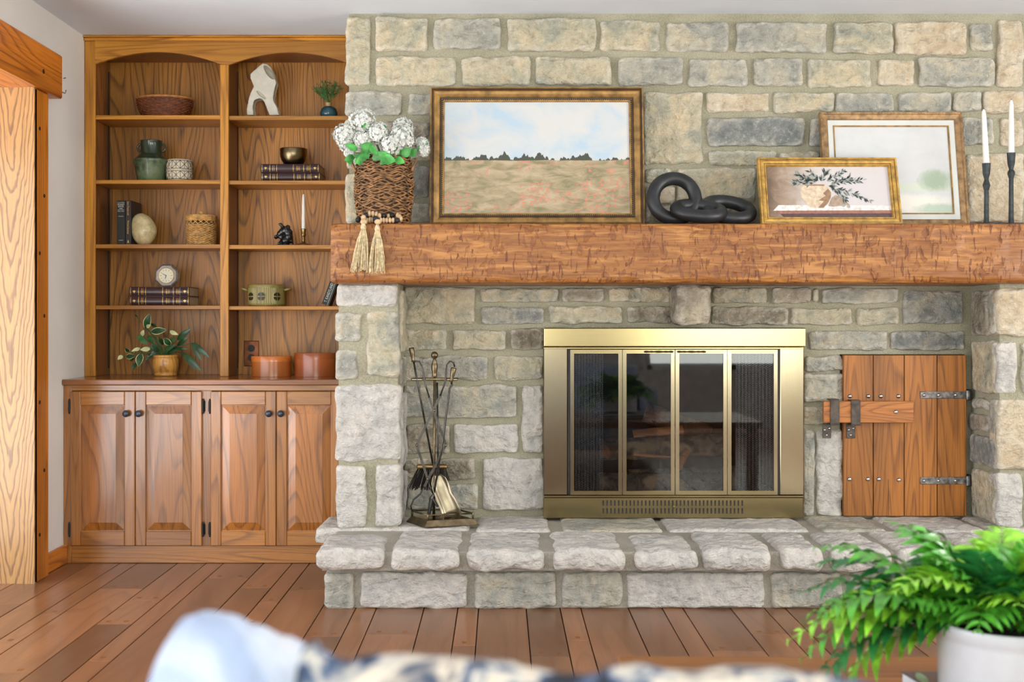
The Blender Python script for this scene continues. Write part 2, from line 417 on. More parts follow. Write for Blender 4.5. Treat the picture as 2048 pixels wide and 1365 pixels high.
hearth = obj('hearth', MB().box(X(656, YH), 2.355, YH+.022, my, 0, .16).box(-.665, 2.325, 4.49, my, .155, ZH-.012), M['mortar_grey'], fp)
sid = [0]
def st(par, x0, x1, y0, y1, k, D, depth=.07, proud=0, **kw):
    sid[0] += 1
    j = random.Random(sid[0]*77).uniform(-.006, .006)
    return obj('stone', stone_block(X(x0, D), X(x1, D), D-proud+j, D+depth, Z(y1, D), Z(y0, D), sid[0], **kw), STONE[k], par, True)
UP = '''690 739 33 169 b|750 854 33 101 b|867 1000 35 97 g|1015 1191 36 101 b|1202 1321 40 101 b|1335 1457 43 102 g|1473 1654 44 104 g|1669 1788 44 107 b|1793 1935 43 108 t|1943 1987 47 102 g|1998 2049 39 172 t
752 910 113 170 b|924 1060 112 171 b|1070 1223 113 170 b|1237 1366 113 171 g|1379 1496 116 172 g|1510 1607 117 172 g|1618 1746 118 174 b|1759 1831 119 171 t|1840 1990 115 172 g
690 804 181 230 g|815 905 185 230 g|917 1040 183 232 b|1052 1170 183 232 g|1182 1276 183 232 b|763 858 242 275 d|690 724 240 336 b|690 726 346 445 b|870 1000 244 300 g|1012 1150 244 300 b|1160 1276 244 320 g
735 805 286 330 g|818 900 285 322 b|735 806 340 440 b|818 858 331 396 s|820 858 404 445 g|870 1276 330 445 b
1288 1406 183 327 b|1414 1539 184 222 t|1548 1670 184 224 b|1672 1789 185 224 g|1799 1903 184 224 g|1909 1965 183 222 g|1969 2049 181 224 t
1416 1610 234 291 s|1621 1720 236 292 s|1732 1830 236 292 g|1840 1918 236 292 b|1928 1990 234 290 g|2003 2049 234 292 t
1419 1556 301 330 b|1562 1640 303 330 b|1650 1780 303 330 g|1790 1924 303 330 b|1934 2049 307 445 t
1290 1345 338 366 b|1353 1512 337 404 b|1290 1302 374 445 g|1311 1351 373 405 t|1311 1351 412 445 b|1360 1512 411 445 g|1522 1640 340 445 b|1650 1790 340 445 g|1800 1924 340 445 b'''
RE = '''807 951 575 648 b|961 1117 577 605 b|1125 1208 577 605 d|1219 1340 575 605 b|963 1086 614 649 s|1098 1245 613 647 b|1255 1342 613 647 d|806 893 659 701 b|903 1011 660 701 b|1022 1087 659 701 d
804 975 713 761 g|988 1086 713 761 b|806 1033 771 836 g|1044 1086 771 907 w|814 900 850 907 d|908 1034 850 907 w|810 951 918 959 d|814 957 970 1020 g|966 1087 916 1022 w
1426 1534 575 606 b|1544 1622 576 606 d|1628 1640 577 604 b|1645 1797 576 607 g|1808 1927 582 649 s|1426 1576 614 651 d|1583 1705 617 652 b|1716 1800 617 650 b|1098 1230 655 672 g|1621 1775 663 702 g|1784 1934 663 701 s
1610 1687 712 743 g|1609 1687 747 805 g|1609 1675 814 851 b|1607 1630 861 1033 g|1634 1685 860 1034 w'''
PLs = '671 794 569 613 w|668 722 626 682 g|734 799 623 754 b|669 714 701 760 g|670 800 770 922 w|672 732 934 1057 w|750 802 931 1053 w'
PRs = '1996 2074 577 672 t|1998 2036 685 789 w|2046 2098 685 789 b|1996 2090 801 940 t|1996 2048 949 1056 w|2058 2098 949 1056 g|2082 2100 577 672 b'
def parse(s): return [(*map(float, e.split()[:4]), e.split()[4]) for e in s.replace('\n', '|').split('|')]
for x0, x1, y0, y1, k in parse(UP): st(chim, x0, x1, y0, y1, k, DU, r=.014, chip=.021)
for x0, x1, y0, y1, k in parse(RE): st(chim, x0, x1, y0, y1, k, DU, r=.012, chip=.021)
for x0, x1, y0, y1, k in parse(PLs): st(pl, x0, x1, y0, y1, k, DP, depth=.1, r=.016, chip=.02)
for x0, x1, y0, y1, k in parse(PRs): st(pr, x0, x1, y0, y1, k, DP, depth=.1, r=.016, chip=.02)
# inner faces of the pillars
INR = '1941 1974 582 672 d|1943 1990 683 787 b|1943 1973 797 818 g|1936 1974 828 862 d|1977 1993 800 870 g|1940 1992 874 932 s|1942 1992 944 1040 b|1977 1993 584 670 g'
for x0, x1, y0, y1, k in parse(INR):
    sid[0] += 1
    Y1, Y0 = prx*F/(x0-CX), prx*F/(x1-CX); D = (Y0+Y1)/2
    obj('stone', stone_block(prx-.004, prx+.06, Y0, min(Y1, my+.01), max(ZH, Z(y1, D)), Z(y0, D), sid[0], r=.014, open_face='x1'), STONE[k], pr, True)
plx = X(800, DP)
for z0, z1, k in ((ZH+.01, .44, 'w'), (.47, .78, 'w'), (.82, .93, 'g'), (.96, 1.22, 'b')):
    sid[0] += 1
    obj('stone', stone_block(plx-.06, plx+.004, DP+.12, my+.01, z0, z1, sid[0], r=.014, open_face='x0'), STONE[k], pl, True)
# corbel stone under the mantel
sid[0] += 1
kd = 5.05
obj('corbel', stone_block(X(1354, kd), X(1424, kd), kd, DU+.05, Z(649, kd), Z(566, DM)-.001, 999, r=.03, chip=.02), STONE['d'], fp, True)
# hearth: front course of cap stones, inner row of top stones, lower course
CAP = [(628, 766, 'w'), (780, 919, 'w'), (934, 1088, 'w'), (1108, 1249, 'w'), (1273, 1399, 'w'), (1409, 1547, 'w'), (1562, 1649, 'w'), (1665, 1783, 'w'), (1797, 1930, 'w'), (1945, 2090, 'w'), (2105, 2260, 'w')]
for x0, x1, k in CAP:
    sid[0] += 1; rr = random.Random(sid[0]); yb = rr.uniform(4.78, 4.9)
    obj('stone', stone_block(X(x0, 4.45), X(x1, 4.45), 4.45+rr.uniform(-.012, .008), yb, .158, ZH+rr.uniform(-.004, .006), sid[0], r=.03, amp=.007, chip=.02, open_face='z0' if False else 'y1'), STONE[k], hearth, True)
for x0, x1, D0, k in [(640, 940, 4.93, 'w'), (953, 1098, 4.9, 'w'), (1123, 1317, 4.9, 'g'), (1328, 1602, 4.9, 'w'), (1628, 1753, 4.9, 'g'), (1770, 1940, 4.88, 'w'), (1955, 2100, 4.9, 'w')]:
    sid[0] += 1
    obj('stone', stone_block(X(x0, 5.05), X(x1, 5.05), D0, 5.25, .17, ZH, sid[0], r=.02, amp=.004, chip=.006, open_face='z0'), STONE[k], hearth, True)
for x0, x1, k in [(648, 708, 'g'), (722, 934, 'w'), (950, 1112, 'g'), (1125, 1244, 'g'), (1255, 1528, 'w'), (1544, 1686, 'g'), (1702, 1830, 'g'), (1845, 1960, 'w'), (1975, 2110, 'g'), (2125, 2250, 'w')]:
    sid[0] += 1
    obj('stone', stone_block(X(x0, YH), X(x1, YH), YH, YH+.08, .002, Z(1147, YH), sid[0], r=.014, chip=.014), STONE[k], hearth, True)
# left ends of the hearth courses
# ------------------------------------------------------------------ mantel beam
t = NT('hewn_mantel_oak'); c = t.coord('Object', (.9, 9, 9)); n = t.noise(c, 1, 3, .5, 1.2)
g = t.math('FRACT', t.math('MULTIPLY', n, 9)); ln = t.ramp(g, ((0, (0, 0, 0, 1)), (.7, (.5, .5, .5, 1)), (1, (0, 0, 0, 1))))
c2 = t.coord('Object', (34, 20, 19), rot=(0, .25, 0)); cut = t.noise(c2, 1, 2, .5, 1.0); ct = t.ramp(cut, ((.57, (0, 0, 0, 1)), (.64, (1, 1, 1, 1))))
c4 = t.coord('Object', (80, 40, 17), rot=(0, -.35, 0)); cut2 = t.noise(c4, 1, 1, .5, .6); ct2 = t.ramp(cut2, ((.64, (0, 0, 0, 1)), (.69, (1, 1, 1, 1))))
c3 = t.coord('Object', (9, 130, 130)); fn = t.noise(c3, 1, 2)
base = t.mix(t.math('MULTIPLY', ln, .8), (158, 102, 46), (114, 66, 26))
base = t.mix(t.math('MULTIPLY', t.ramp(fn, ((.42, (0, 0, 0, 1)), (.62, (1, 1, 1, 1)))), .6), base, (112, 60, 24))
c5 = t.coord('Object', (3.5, 30, 34)); f5 = t.noise(c5, 1, 3, .6, .8)
base = t.mix(t.math('MULTIPLY', t.ramp(f5, ((.5, (0, 0, 0, 1)), (.66, (1, 1, 1, 1)))), .6), base, (206, 146, 80))
base = t.mix(t.math('MULTIPLY', ct, .45), base, (104, 48, 20)); base = t.mix(t.math('MULTIPLY', ct2, .75), base, (92, 42, 18))
t.bump(t.math('SUBTRACT', t.math('MULTIPLY', n, .4), t.math('ADD', t.math('MULTIPLY', ct, .5), ct2)), .6, .006)
M['mantel'] = t.fin(base, .42, spec=.45)
mzt, mzb = Z(447, DM), Z(567, DM)
mx0, mx1 = X(661, DM), 2.45
mb = stone_block(mx0, mx1, DM, my-.001, mzb, mzt, 4242, r=.016, cell=.02, amp=.0035, chip=.004)
mb.bm.free(); mb = MB()
nx, nz, ny = 210, 16, 8; bm = mb.bm; grid = {}
prof = [(my-.001, mzb)]+[(DM+(my-DM)*k/4, mzb) for k in (3, 2, 1)]+[(DM+.02, mzb), (DM+.008, mzb+.004), (DM+.001, mzb+.014)]+[(DM, mzb+.014+(mzt-mzb-.028)*k/14) for k in range(1, 14)]+[(DM+.001, mzt-.014), (DM+.005, mzt-.004), (DM+.014, mzt)]+[(DM+(my-DM)*k/4, mzt) for k in (1, 2, 3)]+[(my-.001, mzt)]
for i in range(nx+1):
    xx = mx0+(mx1-mx0)*i/nx
    if i == 0: xx = mx0
    for j, (yy, zz) in enumerate(prof):
        e = max(0, 1-(xx-mx0)/.05)
        p = Vector((xx, yy+e*e*.012, zz))
        if 3 < j < len(prof)-3:
            d = noise.noise_vector(p*Vector((1, 1, 1))*9)*.004+noise.noise_vector(p*28)*.003
            p += Vector((0, d.y*1.2-.002, d.z*.35 if 5 < j < len(prof)-6 else d.z*.25))
        if j >= len(prof)-3: p.z = min(p.z, mzt)
        if i == 0: p.z = (p.z-(mzt+mzb)/2)*.97+(mzt+mzb)/2
        grid[i, j] = bm.verts.new(p)
m_ = len(prof)
for i in range(nx):
    for j in range(m_-1): bm.faces.new((grid[i, j], grid[i+1, j], grid[i+1, j+1], grid[i, j+1]))
bm.faces.new([grid[0, j] for j in range(m_)][::-1]); bm.faces.new([grid[nx, j] for j in range(m_)])
mant = tag(obj('mantel_beam', mb, M['mantel'], None, 'auto'), 'thick hand-hewn orange-brown oak mantel beam across the stone fireplace', 'mantel')
MZ = mzt+.001
# ================================================================== built-in bookcase
WT = Z(753.5, DB)                        # top of the worktop
bc = thing('bookcase', (-1.3, DB, WT), 'golden oak built-in bookcase with two arched bays beside the chimney', 'bookcase')
b0, bL, bC0, bC1, bR = XL+.002, X(190, DB), X(440, DB), X(457, DB), X(707, DB)
bE = -.668
zt = CEIL-.002
obj('back_panel', MB().box(b0, bE, DBK, DBK+.018, WT, zt), M['oak_back'], bc)
ia, ib = X(186.5, DB), X(712, DB)
for xa, xb in ((b0+.001, ia), (ib, bE)):
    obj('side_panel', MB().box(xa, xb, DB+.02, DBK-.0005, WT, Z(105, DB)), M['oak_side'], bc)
cm = (bC0+bC1)/2
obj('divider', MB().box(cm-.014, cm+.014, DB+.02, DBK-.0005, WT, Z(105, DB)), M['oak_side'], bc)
for xa in (ia+.0005, cm+.0145):            # shelf standards, dark slotted strips at front and back of the sides
    for yy in (DB+.03, DBK-.03):
        obj('shelf_standard', MB().box(xa, xa+.002, yy, yy+.012, WT+.03, Z(125, DB)), M['black_iron'], bc)
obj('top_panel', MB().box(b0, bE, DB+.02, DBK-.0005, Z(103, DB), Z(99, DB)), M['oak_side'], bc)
obj('stile', MB().box(b0, bL, DB, DB+.02, WT, Z(82, DB), .002), M['oak_face'], bc)
obj('stile', MB().box(bC0, bC1, DB, DB+.02, WT, Z(129, DB), .002), M['oak_face'], bc)
obj('stile', MB().box(bR, bE, DB, DB+.02, WT, Z(82, DB), .002), M['oak_face'], bc)
poly = [(bL, Z(82, DB)), (bR, Z(82, DB))]
def arch(xa, xb, sp, ap):
    return [(xa+(xb-xa)*k/20, Z(sp-(sp-ap)*(1-(2*k/20-1)**2), DB)) for k in range(21)]
poly += arch(bC1, bR, 130, 105)[::-1] + arch(bL, bC0, 128, 104)[::-1]
obj('arched_rail', MB().prism(poly, DB+.0005, DB+.0195), M['oak_face_x'], bc)
obj('crown_moulding', MB().box(b0, bE, DB-.012, DB+.019, Z(82, DB), Z(76, DB), .003).box(b0, bE, DB-.024, DB+.019, Z(76, DB), zt, .003), M['oak_face_x'], bc)
SH = []
for k, (ya, yb) in enumerate(((230.5, 239), (360, 368), (489, 497), (611.5, 619))):
    d = DB+.012
    for q, (xa, xb) in enumerate(((ia+.003, cm-.015), (cm+.015, ib-.001))):
        o = k and 0
        obj('shelf', MB().box(xa, xb, d, DBK-.002, Z(yb+q*1.2, d), Z(ya+q*1.2, d), .0015), M['oak_face_x'], bc)
        SH.append(Z(ya+q*1.2, d))
SL = [SH[0], SH[2], SH[4], SH[6], WT]; SR = [SH[1], SH[3], SH[5], SH[7], WT]
# ------------------------------------------------------------------ worktop and base cabinet
wt = tag(obj('cabinet_worktop', MB().box(XL+.001, bE, DC-.022, DBK, WT-.026, WT-.0005, .004, 2), M['oak_top']), 'dark glossy oak worktop ledge between bookcase and base cabinet', 'worktop')
cb = thing('base_cabinet', (-1.3, DC, 0), 'honey oak base cabinet with four raised-panel doors under the bookcase', 'cabinet')
zc = WT-.027
c0, c1 = XL+.001, -.668
obj('carcass', MB().box(c0, c1, DC+.021, DBK, .0, zc), M['oak_side'], cb)
obj('stile', MB().box(c0, X(143, DC), DC, DC+.02, 0, zc, .0015), M['oak_cab'], cb)
obj('stile', MB().box(X(403, DC), X(424, DC), DC, DC+.02, Z(1092, DC), Z(782, DC), .0015), M['oak_cab'], cb)
obj('top_rail', MB().box(X(143, DC)+.0005, c1, DC, DC+.02, Z(782, DC), zc, .0015), M['oak_cab_x'], cb)
obj('toe_rail', MB().box(X(143, DC)+.0005, c1, DC, DC+.02, .001, Z(1092, DC), .0015), M['oak_cab_x'], cb)
def cab_door(x0, x1, hinge, knobx):
    y0, y1 = DC-.014, DC+.004
    z0, z1 = Z(1091.5, DC), Z(783, DC); s = .047; rt = .062; rb = .066
    d = obj('door', MB().box(x0, x0+s, y0, y1, z0, z1, .003).box(x1-s, x1, y0, y1, z0, z1, .003), M['oak_cab'], cb)
    obj('door_rail', MB().box(x0+s+.0003, x1-s-.0003, y0, y1, z1-rt, z1, .003), M['oak_cab_x'], d)
    obj('door_rail', MB().box(x0+s+.0003, x1-s-.0003, y0, y1, z0, z0+rb, .003), M['oak_cab_x'], d)
    # raised panel: a field with four bevels
    a0, a1, b0_, b1 = x0+s, x1-s, z0+rb, z1-rt; e = .038; yo, yi, yf = y0+.013, y0+.003, y0+.001
    mb = MB(); bm = mb.bm
    def ring(e, y): return [bm.verts.new(p) for p in ((a0+e, y, b0_+e), (a1-e, y, b0_+e), (a1-e, y, b1-e), (a0+e, y, b1-e))]
    rs = [ring(-.004, y1), ring(-.004, y0+.011), ring(.004, y0+.011), ring(.005, yo-.003), ring(e, yi), ring(e+.0005, yf)]
    for A, B in zip(rs, rs[1:]):
        for k in range(4): bm.faces.new((A[k], A[(k+1) % 4], B[(k+1) % 4], B[k]))
    bm.faces.new(rs[-1])
    obj('raised_panel', mb, M['oak_panel'], d)
    kz = Z(827, DC)
    obj('knob', MB().lathe([(0, 0), (.007, 0), (.0065, .009), (.012, .013), (.0155, .019), (.014, .025), (.008, .029), (0, .030)], n=20).xform(Matrix.Translation((knobx, y0, kz)) @ Matrix.Rotation(PI/2, 4, 'X')), M['knob'], d, True)
    for zc_ in (Z(813, DC), Z(1059, DC)):
        hx = x0-.004 if hinge == 'l' else x1+.004
        obj('hinge', MB().tube([(hx, y0+.004, zc_-.034), (hx, y0+.002, zc_-.028), (hx, y0+.002, zc_+.028), (hx, y0+.004, zc_+.034)], [.002, .0045, .0045, .002], 8).box(hx-.009, hx+.009, y0+.012, y0+.0145, zc_-.024, zc_+.024, .002), M['black_iron'], d)
M['knob'] = plain('gunmetal_knob', (70, 76, 92), .28, .55, .1)
cab_door(X(142, DC), X(271.5, DC), 'l', X(256, DC)); cab_door(X(272.5, DC), X(405, DC), 'r', X(281, DC))
cab_door(X(422.5, DC), X(553, DC), 'l', X(540, DC)); cab_door(X(554, DC), X(684, DC), 'r', X(564, DC))

# ================================================================== fireplace insert with glass doors
t = NT('brushed_brass'); c = t.coord('Object', (4, 4, 260)); n = t.noise(c, 1, 2)
t.bump(n, .05, .001)
M['brushed'] = t.fin(t.mix(t.math('MULTIPLY', n, .35), (166, 152, 112), (134, 120, 86)), .2, 1)
t = NT('brushed_brass_upright'); c = t.coord('Object', (260, 4, 4)); n = t.noise(c, 1, 2)
t.bump(n, .05, .001)
M['brushed_z'] = t.fin(t.mix(t.math('MULTIPLY', n, .35), (164, 152, 126), (130, 118, 96)), .18, 1)
M['soot'] = plain('sooty_firebrick', (44, 40, 37), .9, 0, .35, 25, bump=.5)
t = NT('smoked_glass')
tr = t.node('ShaderNodeBsdfTransparent'); tr.inputs[0].default_value = (.62, .64, .66, 1)
gl = t.node('ShaderNodeBsdfGlossy'); gl.inputs['Roughness'].default_value = .02; gl.inputs[0].default_value = (1, 1, 1, 1)
fr = t.node('ShaderNodeFresnel'); fr.inputs[0].default_value = 1.55
mx = t.node('ShaderNodeMixShader'); t.link(fr.outputs[0], mx.inputs[0]); t.link(tr.outputs[0], mx.inputs[1]); t.link(gl.outputs[0], mx.inputs[2])
t.link(mx.outputs[0], t.n['Material Output'].inputs[0]); M['glass'] = t.m
t = NT('chain_mail_screen')
c = t.coord('Object'); sx = t.node('ShaderNodeSeparateXYZ'); t.link(c, sx.inputs[0])
w1 = t.math('FRACT', t.math('MULTIPLY', t.math('ADD', sx.outputs[0], t.math('MULTIPLY', sx.outputs[2], .8)), 130))
w2 = t.math('FRACT', t.math('MULTIPLY', t.math('SUBTRACT', sx.outputs[0], t.math('MULTIPLY', sx.outputs[2], .8)), 130))
fac = t.math('MAXIMUM', t.math('GREATER_THAN', w1, .72), t.math('GREATER_THAN', w2, .72))
t.fin((150, 150, 152), .4, .8)
tr = t.node('ShaderNodeBsdfTransparent'); mx = t.node('ShaderNodeMixShader')
t.link(fac, mx.inputs[0]); t.link(tr.outputs[0], mx.inputs[1]); t.link(t.b.outputs[0], mx.inputs[2]); t.link(mx.outputs[0], t.n['Material Output'].inputs[0]); M['mesh'] = t.m

DI = 5.17
ins = thing('fireplace_insert', (X(1347, DI), DI, ZH), 'brushed brass fireplace surround with four folding smoked-glass doors', 'fireplace doors')
def ix(p): return X(p, DI)
def iz(p): return Z(p, DI)
ibz = ZH+.002
hd = obj('hood', MB().box(ix(1087), ix(1608), DI-.03, DU+.02, iz(694), iz(656), .004, 2), M['brushed'], ins)
obj('side_panel', MB().box(ix(1087), ix(1135), DI, DU+.015, iz(991), iz(695), .003), M['brushed_z'], ins)
obj('side_panel', MB().box(ix(1560.5), ix(1608), DI, DU+.015, iz(991), iz(695), .003), M['brushed_z'], ins)
obj('lower_panel', MB().box(ix(1087), ix(1607), DI, DU+.015, ibz, iz(995.5), .003), M['brushed'], ins)
obj('sill_strip', MB().box(ix(1087), ix(1607), DI-.006, DU, iz(995), iz(991.5), .001), M['brushed'], ins)
obj('head_strip', MB().box(ix(1087), ix(1607), DI-.004, DU, iz(698.5), iz(695), .001), M['brushed'], ins)
M['handle'] = plain('dark_bronze_handle', (74, 58, 36), .35, .8, .2)
slot = None
for r_ in range(2):
    for k in range(37):
        xx = ix(1206.5+k*7.72); zz = iz(1007 if r_ == 0 else 1022.5); hw, hh = .0034, .0125
        if slot is None:
            P = [(hw*math.cos(a), hh-hw+hw*math.sin(a)) for a in [PI*i/6 for i in range(7)]]+[(hw*math.cos(a), -hh+hw+hw*math.sin(a)) for a in [PI+PI*i/6 for i in range(7)]]
            slot = obj('vent_slot', MB().prism(P, -.0006, .001), M['soot'], ins, local=True); o = slot
        else:
            o = slot.copy(); COL.objects.link(o)
        o.location = (xx-ORG[ins.name].x, 0, zz-ORG[ins.name].z)
obj('damper_knob', MB().ball((ix(1347), DI-.01, iz(1013)), .0055), M['brass'], ins, True)
for xa, xb in ((1135.5, 1140), (1556, 1560)): obj('inner_frame', MB().box(ix(xa), ix(xb), DI+.004, DI+.04, iz(991), iz(699), .001), M['black_iron'], ins)
for k, (xa, xb) in enumerate(((1140.5, 1244.5), (1245.5, 1349.5), (1351, 1454.5), (1455.5, 1555.5))):
    a0, a1, z0, z1 = ix(xa), ix(xb), iz(990.5), iz(700); s = .0165; y0, y1 = DI+.002, DI+.016
    d = obj('glass_door', MB().prism([(a0, z0), (a0+s, z0+s), (a0+s, z1-s), (a0, z1)], y0, y1).prism([(a1, z0), (a1, z1), (a1-s, z1-s), (a1-s, z0+s)], y0, y1), M['brushed_z'], ins)
    obj('door_rail', MB().prism([(a0, z1), (a0+s, z1-s), (a1-s, z1-s), (a1, z1)], y0, y1).prism([(a0, z0), (a1, z0), (a1-s, z0+s), (a0+s, z0+s)], y0, y1), M['brushed'], d)
    obj('pane', MB().face([(a0+s-.002, y0+.006, z0+s-.002), (a1-s+.002, y0+.006, z0+s-.002), (a1-s+.002, y0+.006, z1-s+.002), (a0+s-.002, y0+.006, z1-s+.002)]), M['glass'], d)
    if k in (1, 2):
        hx0, hx1 = (ix(1289), ix(1346)) if k == 1 else (ix(1355), ix(1411)); zz = iz(704); n_ = 16
        rr = [.003, .005, .0035, .0028, .0045, .0025, .003, .0042, .005, .0042, .003, .0025, .0045, .0028, .0035, .005, .003]
        obj('handle', MB().tube([(hx0+(hx1-hx0)*i/n_, y0-.010-.006*math.sin(PI*i/n_), zz) for i in range(n_+1)], rr, 8).box(hx0+.012, hx0+.016, y0-.011, y0, zz-.002, zz+.002).box(hx1-.016, hx1-.012, y0-.011, y0, zz-.002, zz+.002), M['handle'], d, True)
# pleated spark screens behind the doors
for xa, xb in ((1142, 1208), (1476, 1552)):
    mb = MB(); bm = mb.bm; n_ = 60; cols = []
    for i in range(n_+1):
        xx = ix(xa)+(ix(xb)-ix(xa))*i/n_; yy = DI+.05+.012*math.sin(i*1.15)
        cols.append((bm.verts.new((xx, yy, iz(985))), bm.verts.new((xx, yy, iz(704)))))
    for A, B in zip(cols, cols[1:]): bm.faces.new((A[0], B[0], B[1], A[1]))
    obj('spark_screen', mb, M['mesh'], ins, True)
# firebox lining
fb = obj('firebox', MB().box(fx0-.01, fx1+.01, 5.72, 5.76, fz0-.01, fz1+.01).box(fx0-.02, fx0+.004, DI+.08, 5.72, fz0, fz1).box(fx1-.004, fx1+.02, DI+.08, 5.72, fz0, fz1).box(fx0, fx1, DI+.08, 5.72, fz1-.004, fz1+.01).box(fx0, fx1, DI+.02, 5.72, fz0-.002, fz0+.004), M['soot'], ins)
# ------------------------------------------------------------------ grate and logs
def bark(name, c1, c2, c3):
    t = NT(name); c = t.coord('Object', (1, 1, 1), True); n = t.noise(c, 22, 5, .65, .8); n2 = t.noise(c, 7, 3)
    pt = t.ramp(n2, ((.52, (0, 0, 0, 1)), (.6, (1, 1, 1, 1))))
    t.bump(n, 1, .015)
    return t.fin(t.mix(pt, t.ramp(n, ((.35, c1), (.65, c2))), c3), .9)
M['bark'] = bark('grey_bark', (58, 48, 40), (138, 122, 104), (176, 146, 112))
M['cutwood'] = wood('split_firewood', (196, 128, 78), (150, 84, 46), 'X', rings=9, across=14)
M['barkred'] = bark('brown_bark', (70, 44, 30), (120, 84, 60), (110, 70, 48))
gz = fz0+.004
gr = thing('log_grate', (X(1347, 5.45), 5.45, gz), 'black iron log grate on the firebox floor behind the glass', 'grate')
for k in range(7):
    xx = X(1215+k*44, 5.4)
    obj('bar', MB().tube([(xx, 5.27, gz+.075), (xx, 5.29, gz+.04), (xx, 5.6, gz+.04), (xx, 5.62, gz+.08)], .007, 6), M['black_iron'], gr)
for yy in (5.33, 5.56):
    obj('cross_bar', MB().tube([(X(1205, 5.4), yy, gz+.027), (X(1490, 5.4), yy, gz+.027)], .007, 6), M['black_iron'], gr)
for xx in (1215, 1479):
    for yy in (5.33, 5.56): obj('leg', MB().tube([(X(xx, 5.4), yy, gz), (X(xx, 5.4), yy, gz+.027)], .007, 6), M['black_iron'], gr)
def log(p0, p1, r, label, mat='bark', seed=0, half=False):
    p0, p1 = Vector(p0), Vector(p1); L = (p1-p0).length
    lg = thing('firewood_log', (p0+p1)/2, label, 'log', 'firewood logs in the firebox')
    n, m = 14, 14; mb = MB(); bm = mb.bm; d = (p1-p0).normalized(); u = d.orthogonal().normalized(); v = d.cross(u); rings = []
    for i in range(m+1):
        c = p0+(p1-p0)*i/m; row = []
        for k in range(n):
            a = k*2*PI/n; q = u*math.cos(a)+v*math.sin(a)
            rr = r*(1+.16*noise.noise(Vector((i*.35+seed*9, math.cos(a)*1.4, math.sin(a)*1.4)))+.06*noise.noise(Vector((i*1.3+seed, a*2, seed))))
            if half and q.z > .2: rr *= .55
            row.append(bm.verts.new(c+q*rr))
        rings.append(row)
    for A, B in zip(rings, rings[1:]):
        for k in range(n): bm.faces.new((A[k], A[(k+1) % n], B[(k+1) % n], B[k]))
    ends = [[w.co.copy() for w in rings[0]], [w.co.copy() for w in rings[-1]]]
    obj('bark', mb, M[mat], lg, True)
    for e in ends: obj('cut_end', MB().face([tuple(c) for c in e]), M['cutwood'], lg)
gt = gz+.047
def lp(px, py, D): return (X(px, D), D, Z(py, D))
log((X(1196, 5.34), 5.335, gt+.055), (X(1440, 5.34), 5.36, gt+.05), .054, 'thick front log with flaking grey and tan bark on the grate', seed=1)
log((X(1255, 5.5), 5.47, gt+.05), (X(1500, 5.45), 5.50, gt+.06), .055, 'grey log lying behind the flaking front log', seed=2)
log(lp(1200, 900, 5.42), lp(1450, 890, 5.40), .05, 'smooth grey log on top of the pile crossing the middle panes', seed=3)
log(lp(1213, 905, 5.33), lp(1330, 890, 5.56), .025, 'small split log end poking forward at the left', 'barkred', 4)
log(lp(1265, 870, 5.5), lp(1365, 860, 5.5), .04, 'reddish split log at the top left of the pile', 'cutwood', 5, True)
log(lp(1290, 825, 5.56), lp(1420, 870, 5.52), .045, 'brown log slanting down at the back of the pile', 'barkred', 6)
log(lp(1358, 935, 5.29), lp(1378, 890, 5.40), .017, 'short pale split stick standing up at the pile centre', 'cutwood', 7)
log(lp(1268, 910, 5.345), lp(1345, 916, 5.31), .0075, 'thin pale splinter resting across the front log', 'cutwood', 8)

# ================================================================== wooden hatch beside the firebox
DH = 5.215
ht = thing('firewood_hatch', (X(1810, DH), DH, Z(1032, DH)), 'orange oak plank hatch with strap hinges and riveted sliding bar', 'hatch')
hz0, hz1 = ZH+.004, Z(711, DH)
for k, (xa, xb) in enumerate(((1688, 1746), (1747.5, 1808), (1809.5, 1874), (1875.5, 1933))):
    obj('board', MB().box(X(xa, DH), X(xb, DH), DH, DH+.03, hz0, hz1, .002), M['hatch'], ht)
obj('backing', MB().box(X(1686, DH), X(1934, DH), DH+.0305, DU+.06, hz0, hz1+.003), M['dark_gap'], ht)
obj('crack', MB().box(X(1776, DH), X(1776, DH)+.0015, DH-.0004, DH+.001, hz0+.002, hz0+.16), M['dark_gap'], ht)
def dome(c, r, mat, par, nm='rivet'):
    return obj(nm, MB().lathe([(0, 0), (r, 0), (r*.85, r*.5), (r*.4, r*.8), (0, r*.85)], n=12).xform(Matrix.Translation(c) @ Matrix.Rotation(PI/2, 4, 'X')), mat, par, True)
for px, py in ((1700, 793), (1737, 793), (1762, 793), (1797, 793), (1699, 959), (1736, 959), (1758, 959), (1798, 960.5)):
    dome((X(px, DH), DH, Z(py, DH)), .0098, M['rivet'], ht)
for ya, yb in ((783.5, 797.5), (954.5, 969)):
    s = obj('strap_hinge', MB().box(X(1840, DH), X(1931, DH), DH-.0055, DH-.0005, Z(yb, DH), Z(ya, DH), .002, 2).tube([(X(1934.5, DH), DH-.006, Z(yb+2, DH)), (X(1934.5, DH), DH-.006, Z(ya-2, DH))], .009, 10).box(X(1903, DH), X(1905, DH), DH-.0075, DH-.0055, Z(yb, DH), Z(ya, DH)), M['iron'], ht)
    obj('hinge_pin', MB().box(X(1936, DH), X(1942, DH), DH-.012, DH+.03, Z(yb+4, DH), Z(ya-4, DH), .003), M['black_iron'], ht)
    for px in (1847, 1876, 1910): dome((X(px, DH), DH-.0055, Z((ya+yb)/2, DH)), .0075, M['rivet'], s)
bar = obj('sliding_bar', MB().box(X(1647, 5.17), X(1827, 5.17), 5.165, 5.193, Z(846, 5.17), Z(803, 5.17), .002), M['hatch_x'], ht)
dome((X(1792, 5.165), 5.165, Z(824.5, 5.165)), .0095, M['rivet'], bar)
